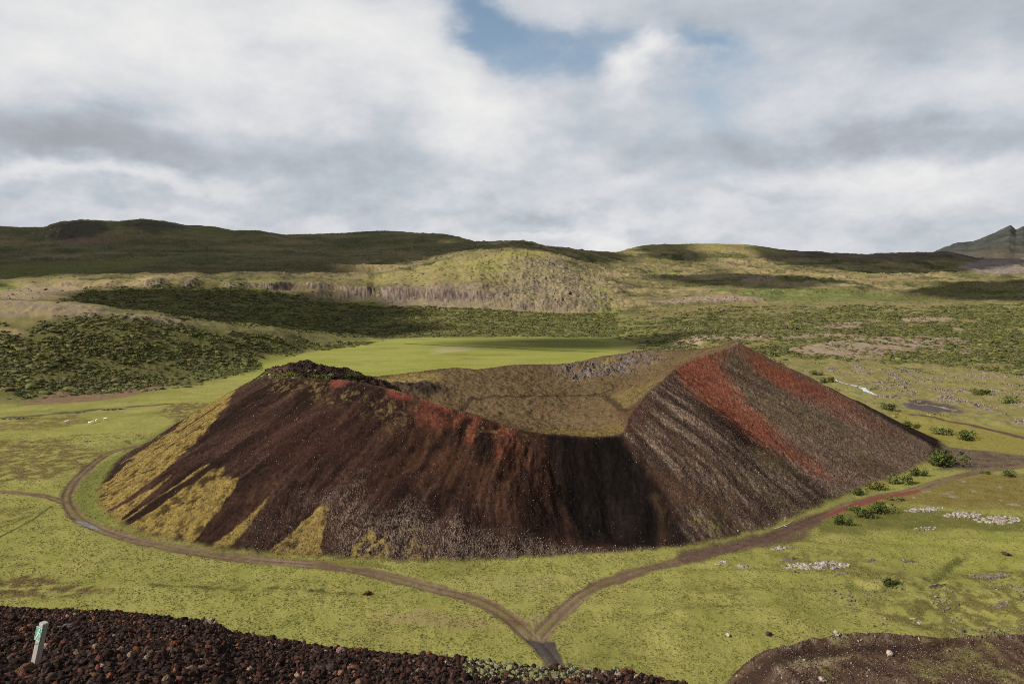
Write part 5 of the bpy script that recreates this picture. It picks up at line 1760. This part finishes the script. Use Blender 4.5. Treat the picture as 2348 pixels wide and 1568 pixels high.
# ---- marker stake at the foot of the cone
MAT_STAKE = plain_mat("pale_wood", (0.52, 0.44, 0.34), 0.8, 16, 0.6, 1.2, (6, 6, 0.6), 0.15)
p = ground(1800, 1194, 330, 60)
st = MB().box(-0.05, 0.05, -0.05, 0.05, -0.3, 0.95, 0.01)
st.V[-8:] = [(x_ * 0.25, y_ * 0.25, z_ + 0.09) for (x_, y_, z_) in st.V[-8:]]
o = st.build("marker_stake", MAT_STAKE)
o.location = (p[0], p[1], H(p[0], p[1]))
o.rotation_euler = (0.03, -0.04, 0.6)
tag(o, "thin pale pointed wooden stake at the crater foot just above the right track", "stake")
br = MB()
q = [ground(u, v, 330, 60) for (u, v) in [(1775, 1213), (1786, 1211), (1797, 1206), (1808, 1202), (1816, 1196)]]
br.tube([(g[0], g[1], H(g[0], g[1]) + 0.16 + 0.06 * (i % 2)) for i, g in enumerate(q)], [0.05, 0.065, 0.075, 0.06, 0.03], 6)
br.tube([(q[2][0], q[2][1], H(q[2][0], q[2][1]) + 0.16), (q[2][0] + 0.5, q[2][1] - 0.7, H(q[2][0], q[2][1]) + 0.18)], [0.05, 0.02], 6)
o = br.build("fallen_branch", MAT_STAKE)
tag(o, "bent pale dead branch lying on brown soil between the stake and the right track", "branch")


# ---- sheep
def sheep_mesh():
    """one continuous skinned body: trunk, neck, head, ears, four jointed legs, tail"""
    J = [(-0.42, 0, 0.62), (-0.15, 0, 0.64), (0.15, 0, 0.63), (0.36, 0, 0.64), (0.50, 0, 0.74), (0.60, 0, 0.83), (0.76, 0, 0.77), (-0.55, 0, 0.56)]
    R = [0.20, 0.245, 0.24, 0.20, 0.125, 0.095, 0.055, 0.05]
    E = [(0, 1), (1, 2), (2, 3), (3, 4), (4, 5), (5, 6), (0, 7)]

    def add(parent, chain):
        k = parent
        for (x, y, z, r) in chain:
            J.append((x, y, z))
            R.append(r)
            E.append((k, len(J) - 1))
            k = len(J) - 1
    for s in (-1, 1):
        add(3, [(0.34, 0.11 * s, 0.46, 0.085), (0.35, 0.12 * s, 0.25, 0.045), (0.34, 0.12 * s, 0.02, 0.035)])
        add(0, [(-0.36, 0.11 * s, 0.46, 0.10), (-0.46, 0.12 * s, 0.27, 0.05), (-0.42, 0.12 * s, 0.02, 0.035)])
        add(5, [(0.56, 0.15 * s, 0.84, 0.025)])
    me = bpy.data.meshes.new("sheep")
    me.from_pydata(J, E, [])
    o = bpy.data.objects.new("sheep_form", me)
    COL.objects.link(o)
    sk = o.modifiers.new("skin", 'SKIN')
    for i, v in enumerate(me.skin_vertices[0].data):
        v.radius = (R[i], R[i] * (0.92 if i < 4 else 1))
        v.use_root = (i == 1)
    o.modifiers.new("sub", 'SUBSURF').levels = 1
    dg = bpy.context.evaluated_depsgraph_get()
    m2 = bpy.data.meshes.new_from_object(o.evaluated_get(dg))
    bpy.data.objects.remove(o)
    rr2 = np.random.default_rng(5)
    for v in m2.vertices:
        if v.co.z > 0.38 and v.co.x < 0.5:
            v.co *= 1 + 0.03 * rr2.standard_normal()
    for p_ in m2.polygons:
        p_.use_smooth = True
    return m2


MAT_WOOL = plain_mat("white_wool", (0.78, 0.74, 0.60), 0.95, 25, 0.8, 1.1, None, 0.05)
shm = sheep_mesh()
shm.materials.clear()
shm.materials.append(MAT_WOOL)
SHEEP = [(153, 969, 0.4, 1.0, "lone white sheep standing apart left of the other four on the green plain"),
         (206, 972, 2.9, 0.95, "lowest white sheep at the left end of the close trio on the plain"),
         (212, 970, 1.2, 1.0, "white sheep in the middle of the close trio grazing on the plain"),
         (221, 967, 1.7, 1.05, "white sheep at the right end of the close trio on the plain"),
         (242, 963, 0.2, 1.05, "rightmost white sheep on the plain, nearest the crater's left flank")]
for i, (u, v, rz, sc_, lab) in enumerate(SHEEP):
    p = ground(u, v, 600, 60)
    o = bpy.data.objects.new("sheep", shm)
    COL.objects.link(o)
    o.location = (p[0], p[1], H(p[0], p[1]) - 0.02)
    o.rotation_euler = (0, 0, rz)
    o.scale = (sc_ * 1.15,) * 3
    tag(o, lab, "sheep", "sheep grazing on the left plain")


# ---- water
def water_mat(col=(0.05, 0.05, 0.045, 1)):
    m, N, L, b = new_mat("water")
    b.inputs['Base Color'].default_value = col
    b.inputs['Roughness'].default_value = 0.08
    b.inputs['IOR'].default_value = 1.33
    b.inputs['Specular IOR Level'].default_value = 0.9
    ns = N.new('ShaderNodeTexNoise')
    ns.inputs['Scale'].default_value = 1.4
    ns.inputs['Detail'].default_value = 4
    bp = N.new('ShaderNodeBump')
    bp.inputs['Strength'].default_value = 0.25
    bp.inputs['Distance'].default_value = 0.05
    L.new(ns.outputs[0], bp.inputs['Height'])
    L.new(bp.outputs[0], b.inputs['Normal'])
    return m


MAT_WATER = water_mat()


def ribbon(name, pts, widths, lift, mat, dmax=700):
    P = [ground(u, v, dmax, 60) for u, v in pts]
    me = bpy.data.meshes.new(name)
    V, F = [], []
    n = 8
    for i in range(len(P) - 1):
        for k in range(n):
            t = k / n
            V.append((P[i][:2] * (1 - t) + P[i + 1][:2] * t, widths[i] * (1 - t) + widths[i + 1] * t))
    V.append((P[-1][:2], widths[-1]))
    out = []
    for i, (c, w) in enumerate(V):
        d = V[min(i + 1, len(V) - 1)][0] - V[max(i - 1, 0)][0]
        d = d / (np.linalg.norm(d) + 1e-9)
        nrm = np.array([-d[1], d[0]])
        w2 = w * (1 + 0.35 * math.sin(i * 1.7) * math.sin(i * 0.6 + 1))
        zs = [float(H(*(c + nrm * w2 * q))) for q in (-1, 0, 1)]
        z = max(zs) + lift
        out += [(*(c - nrm * w2), z), (*(c + nrm * w2 * 0.9), z)]
    for i in range(len(V) - 1):
        F.append((2 * i, 2 * i + 1, 2 * i + 3, 2 * i + 2))
    me.from_pydata([tuple(map(float, q)) for q in out], [], F)
    me.update()
    me.materials.append(mat)
    o = bpy.data.objects.new(name, me)
    COL.objects.link(o)
    return o


tag(ribbon("stream", [(1905, 866), (1918, 873), (1940, 880), (1962, 885), (1975, 889), (1985, 895), (1997, 901), (2010, 907)], [0.4, 0.5, 0.5, 1.2, 1.7, 1.3, 1.3, 0.4], 0.06, water_mat((0.30, 0.34, 0.38, 1))),  # pale base colour paints in sun glint and white water
    "small bright stream in the lava field", kind='structure')
tag(ribbon("puddle", [(176, 1195), (192, 1201), (212, 1208), (226, 1214)], [0.3, 0.75, 0.6, 0.2], 0.02, MAT_WATER), "muddy puddle on the track at the left", kind='structure')

# ---- bushes standing singly
leafs = []


def bush_parts(seed, n=620):
    """leaf clumps on a mounded many-stemmed bush about 1 m in half-width"""
    r = np.random.default_rng(seed)
    lob = [(r.uniform(-0.75, 0.75), r.uniform(-0.55, 0.55), r.uniform(0.25, 0.5), r.uniform(0.32, 0.55)) for _ in range(9)]
    V, F = [], []
    for i in range(n):
        lx, ly, lz, lr = lob[r.integers(0, 9)]
        d = r.standard_normal(3)
        d /= np.linalg.norm(d)
        c = np.array([lx, ly, lz]) + d * lr * r.uniform(0.6, 1.05)
        if c[2] < 0.02:
            c[2] = abs(c[2]) * 0.5
        nn = d + 0.6 * r.standard_normal(3)
        nn /= np.linalg.norm(nn)
        t = np.cross(nn, r.standard_normal(3))
        t /= np.linalg.norm(t)
        b = np.cross(nn, t)
        s_ = r.uniform(0.05, 0.12)
        k = len(V)
        V += [c - t * s_, c + b * s_ * 0.6, c + t * s_, c - b * s_ * 0.6]
        F.append((k, k + 1, k + 2, k + 3))
    st_ = MB()
    for (lx, ly, lz, lr) in lob:
        st_.tube([(lx * 0.2, ly * 0.2, -0.05), (lx * 0.6, ly * 0.6, lz * 0.5), (lx, ly, lz)], [0.03, 0.022, 0.01], 5)
    return np.array(V), np.array(F), st_


MAT_STEM = plain_mat("bush_stem", (0.09, 0.065, 0.045), 0.9, 12)
BP = [bush_parts(800 + i) for i in range(4)]
BUSH = [
    (2172, 1068, 96, 46, 0, "largest green bush, on the dark gravel where it meets the crater's right foot"),
    (2063, 1108, 62, 36, 1, "light green second largest bush at the crater's right foot"),
    (2106, 1090, 42, 24, 0, "small dark bush squeezed between the two largest bushes at the crater's right foot"),
    (2008, 1122, 56, 26, 2, "yellowish green bush at the crater's right foot with an orange tinge"),
    (1972, 1134, 46, 20, 0, "low dark bush nearest the red stretch of track on its crater side"),
    (2052, 1146, 42, 14, 1, "flat green bush right of the red stretch of track on the brown rise"),
    (1932, 1202, 48, 32, 0, "dark bush beside the track bend, lowest of the dark thicket under the red stretch"),
    (1982, 1186, 54, 30, 0, "dense dark bush in the middle of the thicket under the red stretch of track"),
    (2022, 1176, 66, 34, 0, "wide dark bush at the right end of the thicket beside the pale rock ridge"),
    (1956, 1170, 40, 22, 1, "light green bush at the top of the thicket touching the red stretch of track"),
    (2087, 981, 44, 20, 0, "dark bush at the left edge of the mossy rise behind the crater's right foot"),
    (2160, 996, 54, 22, 1, "spreading light bush in the middle of the mossy rise behind the crater's right foot"),
    (2220, 1008, 56, 28, 0, "big dark bush at the lower right of the mossy rise behind the crater"),
    (1896, 876, 40, 20, 0, "dark bush on the crater's far right edge beside the bright stream"),
    (1872, 860, 34, 16, 2, "green bush on the crater's right edge just above the stream's dark bush"),
    (2038, 940, 38, 22, 0, "bush beside the grey gravel flat below the bright stream"),
    (2318, 1090, 44, 14, 0, "low bush on the track side near the right edge of the view"),
    (2258, 1086, 24, 12, 0, "tiny dark bush in the middle of the track fork at the right"),
    (2042, 1340, 44, 24, 0, "solitary dark bush in a hollow of the lower right meadow"),
    (2250, 905, 48, 18, 0, "low dark bush at the right of the lava field above the gravel flat"),
    (2320, 925, 52, 20, 1, "light bush near the right edge of the lava field"),
    (745, 866, 60, 16, 1, "wide light green bush along the crater's left rim below the dark lava knob"),
    (810, 866, 46, 18, 0, "dark bush on the crater's left rim at the right end of the lava knob"),
    (668, 862, 50, 14, 2, "yellowish low bush on the crater's left rim under the highest part of the knob"),
]
BCOL = [np.array([0.062, 0.080, 0.020]), np.array([0.110, 0.130, 0.036]), np.array([0.120, 0.118, 0.030])]
bush_mesh = {}
for k in range(4):
    for ci in range(3):
        rr3 = np.random.default_rng(40 + k * 3 + ci)
        V, F, stems = BP[k]
        col = BCOL[ci] * rr3.uniform(0.6, 1.45, (len(F), 1))
        bush_mesh[(k, ci)] = (V, F, np.repeat(col, 4, 0))
protos = {}
for i, (u, v, w, h, ci, lab) in enumerate(BUSH):
    p = ground(u, v, 480, 60)
    d = math.hypot(p[0], p[1])
    sx = w * d / KF / 2 * 0.74
    sz = max(h * d / KF * 0.72, 0.5) / 0.95
    root = empty("bush", (p[0], p[1], float(H(p[0], p[1])) - 0.05), (0, 0, RNG.uniform(-0.5, 0.5)))
    key = (i % 4, ci)
    if key not in protos:
        V, F, cc = bush_mesh[key]
        lo_ = mesh_obj("foliage", V, F, MAT_LEAF, root, attr=cc)
        so_ = BP[i % 4][2].build("stem", MAT_STEM, root)
        protos[key] = (lo_, so_)
    else:
        for src in protos[key]:
            c = src.copy()
            COL.objects.link(c)
            c.parent = root
    root.scale = (sx, sx * 0.75, sz)
    tag(root, lab, "bush", "bushes around the crater's foot and rim")

# ---- lava outcrops and single boulders
def outcrop(u, v, w, h, n, seed, col, lab, name="lava_outcrop", cat="outcrop", group="lava outcrops in the meadow", dmax=330):
    p = ground(u, v, dmax, 60)
    d = math.hypot(p[0], p[1])
    sx, sy = w * d / KF / 2, max(h * d / KF / 2 * 1.5, 0.5)
    r = np.random.default_rng(seed)
    ang = r.uniform(0, 6.283, n * 2)
    rad = r.uniform(0, 1, n * 2) ** 0.6
    kx_, ky_ = sx * rad * np.cos(ang), sy * rad * np.sin(ang)
    kh = r.uniform(0.10, 0.42, n * 2) * np.clip(sx / 3.0, 0.6, 1.2) * (1.05 - 0.5 * rad)
    ks = r.uniform(0.7, 1.6, n * 2)
    kg = r.normal(0, 0.35, (n * 2, 2))
    st_ = max(min(0.10, sx / 14), 0.05)
    gx, gy = np.meshgrid(np.arange(-sx * 1.1, sx * 1.1 + st_, st_), np.arange(-sy * 1.15, sy * 1.15 + st_, st_))
    gx = gx + r.normal(0, st_ * 0.22, gx.shape)
    gy = gy + r.normal(0, st_ * 0.22, gy.shape)
    h = np.full(gx.shape, -9.0)
    wid = np.zeros(gx.shape, int)
    for q in range(n * 2):
        dx, dy = gx - kx_[q], gy - ky_[q]
        hh = kh[q] - ks[q] * np.maximum(np.abs(dx + 0.4 * dy), np.abs(dy - 0.3 * dx)) ** 1.3 + np.clip(dx, -0.4, 0.4) * kg[q, 0] + np.clip(dy, -0.4, 0.4) * kg[q, 1]
        m_ = hh > h
        h = np.where(m_, hh, h)
        wid = np.where(m_, q, wid)
    el_ = np.hypot(gx / sx, gy / sy) + 0.22 * fbm(gx + 31 * seed, gy, 1.6, 3, seed)
    h = np.where(el_ > 1.0, -0.3, np.maximum(h, -0.3)) + np.where(h > 0, r.normal(0, 0.03, h.shape), 0)
    wx, wy = p[0] + gx, p[1] + gy + 0.18 * gx
    zz2 = H(wx, wy) + h - 0.02
    ny, nx = gx.shape
    idx_ = np.arange(ny * nx).reshape(ny, nx)
    F = np.stack([idx_[:-1, :-1], idx_[:-1, 1:], idx_[1:, 1:], idx_[1:, :-1]], -1).reshape(-1, 4)
    tone = r.uniform(0.55, 1.3, n * 2)
    cc = np.asarray(col)[None, :] * (tone[wid] * r.uniform(0.6, 1.3, wid.shape)).reshape(-1, 1)
    green = (r.random(n * 2) < 0.12)[wid].ravel()
    cc[green] = np.array([0.11, 0.105, 0.03])
    o = mesh_obj(name, np.stack([gx.ravel(), (gy + 0.18 * gx).ravel(), (zz2 - p[2]).ravel()], -1), F, MAT_ROCK, attr=cc)
    o.location = (p[0], p[1], p[2])
    tag(o, lab, cat, group)
    return o


PALE = (0.30, 0.255, 0.22)
GREY = (0.16, 0.125, 0.105)
DK = (0.055, 0.042, 0.040)
OUT = [
    (1890, 1296, 120, 34, 90, PALE, "largest pale lichened lava outcrop in the meadow right of the track"),
    (1822, 1300, 56, 22, 34, PALE, "pale rough outcrop touching the left side of the largest meadow outcrop"),
    (1806, 1283, 40, 10, 14, GREY, "small grey rock row just above the left end of the largest meadow outcrop"),
    (1654, 1290, 34, 16, 14, PALE, "pale rock cluster in grass directly below the brown track's left end"),
    (1704, 1299, 30, 12, 9, PALE, "scatter of small pale rocks right of the cluster below the brown track"),
    (1932, 1315, 50, 11, 18, GREY, "low grey rock strip below the right end of the largest meadow outcrop"),
    (2086, 1286, 42, 11, 15, GREY, "dark reddish grey rock patch alone in the bright green right meadow"),
    (1996, 1285, 52, 9, 14, GREY, "thin grey rock line between the largest outcrop and the reddish patch"),
    (2120, 1168, 92, 16, 46, PALE, "left stretch of the pale rock ridge beside the dark thicket"),
    (2205, 1180, 84, 26, 60, PALE, "middle stretch of the pale rock ridge above the bright green meadow"),
    (2285, 1192, 100, 34, 84, PALE, "thickest stretch of the pale rock ridge near the right edge of the view"),
    (2120, 1212, 50, 12, 16, PALE, "small pale outcrop just under the middle of the rock ridge"),
    (1795, 1256, 62, 11, 18, PALE, "pale flat stones with yellow moss along the lower edge of the brown track"),
    (2270, 1322, 90, 15, 40, GREY, "grey outcrop strip near the right edge below the bright green meadow"),
    (2150, 1344, 50, 10, 18, DK, "dark rocks in the gully bend of the lower right meadow"),
    (2100, 1424, 26, 22, 10, PALE, "pale broken rocks on the rough slope above the brown gravel mound"),
    (2190, 1420, 40, 9, 10, GREY, "low grey stones right of the pale broken rocks above the gravel mound"),
    (2300, 1385, 46, 12, 14, GREY, "grey stones on the rough slope near the right edge above the gravel mound"),
]
for i, (u, v, w, h, n, col, lab) in enumerate(OUT):
    outcrop(u, v, w, h, n, 900 + i, col, lab)
outcrop(260, 939, 44, 11, 26, 950, DK, "black lava heap on the far green plain left of the brown heath patch", group="dark lava heaps on the left plain", dmax=600)
outcrop(183, 946, 26, 7, 12, 951, DK, "smaller flat lava heap left of the black heap on the far plain", group="dark lava heaps on the left plain", dmax=600)
outcrop(40, 960, 60, 8, 20, 952, DK, "long low row of dark lava stones on the plain by the left edge", group="dark lava heaps on the left plain", dmax=600)
outcrop(200, 1012, 26, 9, 9, 953, DK, "few dark stones in the brown heath above the left track bend", group="dark lava heaps on the left plain", dmax=600)

cache_rock = [rock_shape(3, 0.085, 1000 + i) for i in range(6)]


def boulder(u, v, r_px, col, lab, seed, name="boulder", cat="boulder", group=None, dmax=330, dmin=60, flat=0.75, mat=None):
    p = ground(u, v, dmax, dmin)
    d = math.sqrt(p[0] ** 2 + p[1] ** 2 + (p[2] - EYE) ** 2)
    s = r_px * d / KF
    V, F = cache_rock[seed % 6]
    V = V * s * np.array([1, 0.85, flat])
    r = np.random.default_rng(seed)
    # pitted, knobbly skin
    kn2 = r.standard_normal((26, 3))
    kn2 /= np.linalg.norm(kn2, axis=1)[:, None]
    U_ = V / (np.linalg.norm(V, axis=1)[:, None] + 1e-9)
    dd_ = (U_ @ kn2.T).max(1)
    V = V * (0.72 + 0.42 * sstep(dd_, 0.78, 0.98)[:, None]) * (1 + 0.07 * r.standard_normal((len(V), 1)))
    cc = np.asarray(col) * r.uniform(0.75, 1.25, (len(V), 1))
    o = mesh_obj(name, V, F, mat or MAT_ROCK, attr=cc)
    z = float(H(p[0], p[1]))
    o.location = (p[0], p[1], z + s * 0.35)
    o.rotation_euler = (0, 0, r.uniform(0, 6))
    tag(o, lab, cat, group)
    return o


BOULD = [
    (1668, 1457, 5.5, (0.36, 0.33, 0.31), "white boulder alone in the grass left of the brown gravel mound"),
    (1919, 1454, 7.5, (0.30, 0.25, 0.20), "tall pale tan boulder standing on the far rim of the brown gravel mound"),
    (2040, 1500, 7.0, (0.36, 0.29, 0.25), "pale pinkish upright rock in the middle of the brown gravel mound"),
    (1884, 1560, 9.0, (0.34, 0.28, 0.25), "pale pointed rock on the gravel mound at the bottom of the view"),
    (1762, 1455, 6.5, (0.06, 0.042, 0.035), "dark lump at the upper left corner of the gravel mound's rim"),
    (2305, 1272, 8.0, (0.05, 0.036, 0.032), "dark flat rock alone in the bright green meadow at the right"),
    (843, 1362, 9.0, (0.085, 0.034, 0.024), "reddish brown flat rock alone in the grass below the left track"),
]
for i, (u, v, r_, col, lab) in enumerate(BOULD):
    boulder(u, v, r_, col, lab, 30 + i, group="single boulders in the meadow and on the mound", flat=0.45 if i in (5, 6) else 0.9)

FORE = [
    (315, 1492, 10, (0.16, 0.060, 0.026), "orange block of scoria standing in the dark gravel right of the shadowed hollow"),
    (397, 1481, 11, (0.17, 0.055, 0.022), "flat bright orange scoria slab in the upper middle of the dark slope"),
    (58, 1542, 17, (0.12, 0.065, 0.038), "big rusty lump of scoria heaped at the foot of the trail post"),
    (212, 1557, 17, (0.145, 0.085, 0.045), "tan and orange scoria lump near the bottom edge right of the trail post"),
    (437, 1537, 10, (0.21, 0.15, 0.10), "pale tan knobbly stone, left one of a touching pair on the dark slope"),
    (462, 1536, 11, (0.22, 0.165, 0.115), "pale tan knobbly stone, right one of a touching pair on the dark slope"),
    (233, 1514, 10, (0.085, 0.028, 0.030), "purple red scoria stone in the middle of the dark slope"),
    (337, 1510, 8, (0.30, 0.25, 0.17), "cream coloured slim stone below the orange block"),
    (447, 1497, 9, (0.13, 0.070, 0.040), "light brown stone right of the orange slab"),
    (121, 1553, 12, (0.060, 0.045, 0.035), "grey brown round stone just right of the trail post's foot"),
    (380, 1562, 12, (0.20, 0.135, 0.085), "pale tan stone cut by the bottom edge left of the pale pair"),
    (156, 1441, 12, (0.14, 0.115, 0.090), "grey lichened stone right of the trail post's sign"),
    (694, 1472, 10, (0.20, 0.145, 0.105), "pale round boulder on the very brow of the dark slope"),
    (780, 1496, 12, (0.23, 0.145, 0.125), "pale pink stone just under the brow of the dark slope"),
    (806, 1533, 9, (0.27, 0.125, 0.060), "light orange stone below the pale pink one"),
    (962, 1532, 9, (0.13, 0.045, 0.026), "red brown stone left of the moss covered rocks"),
    (1445, 1540, 11, (0.14, 0.024, 0.020), "deep red stone near the right end of the dark slope's brow"),
]
for i, (u, v, r_, col, lab) in enumerate(FORE):
    boulder(u, v, r_ * 0.9, np.array(col) * 0.72, lab, 60 + i, name="scoria_stone", cat="stone", group="large scoria stones on the foreground slope", dmax=34, dmin=5, flat=0.8, mat=MAT_SCORIA)

# ---- dry tuft on the brow
MAT_STRAW = plain_mat("dry_stalks", (0.40, 0.33, 0.22), 0.8, 14)
p = ground(476, 1432, 34, 5)
tf = MB()
rg = np.random.default_rng(77)
for i in range(46):
    a = rg.uniform(0, 6.283)
    bx, by = rg.normal(0, 0.10), rg.normal(0, 0.10)
    L_ = rg.uniform(0.12, 0.30)
    lean = rg.uniform(0.2, 0.9)
    tf.tube([(bx, by, -0.02), (bx + math.cos(a) * L_ * lean * 0.4 + 0.03, by + math.sin(a) * L_ * lean * 0.4, L_ * 0.6), (bx + math.cos(a) * L_ * lean + 0.08, by + math.sin(a) * L_ * lean, L_ * (1 - 0.35 * lean))], [0.006, 0.004, 0.0015], 4)
o = tf.build("dry_grass_tuft", MAT_STRAW)
o.location = (p[0], p[1], float(H(p[0], p[1])))
tag(o, "tuft of dry pale grass stalks on the brow of the dark scoria slope", "grass tuft")
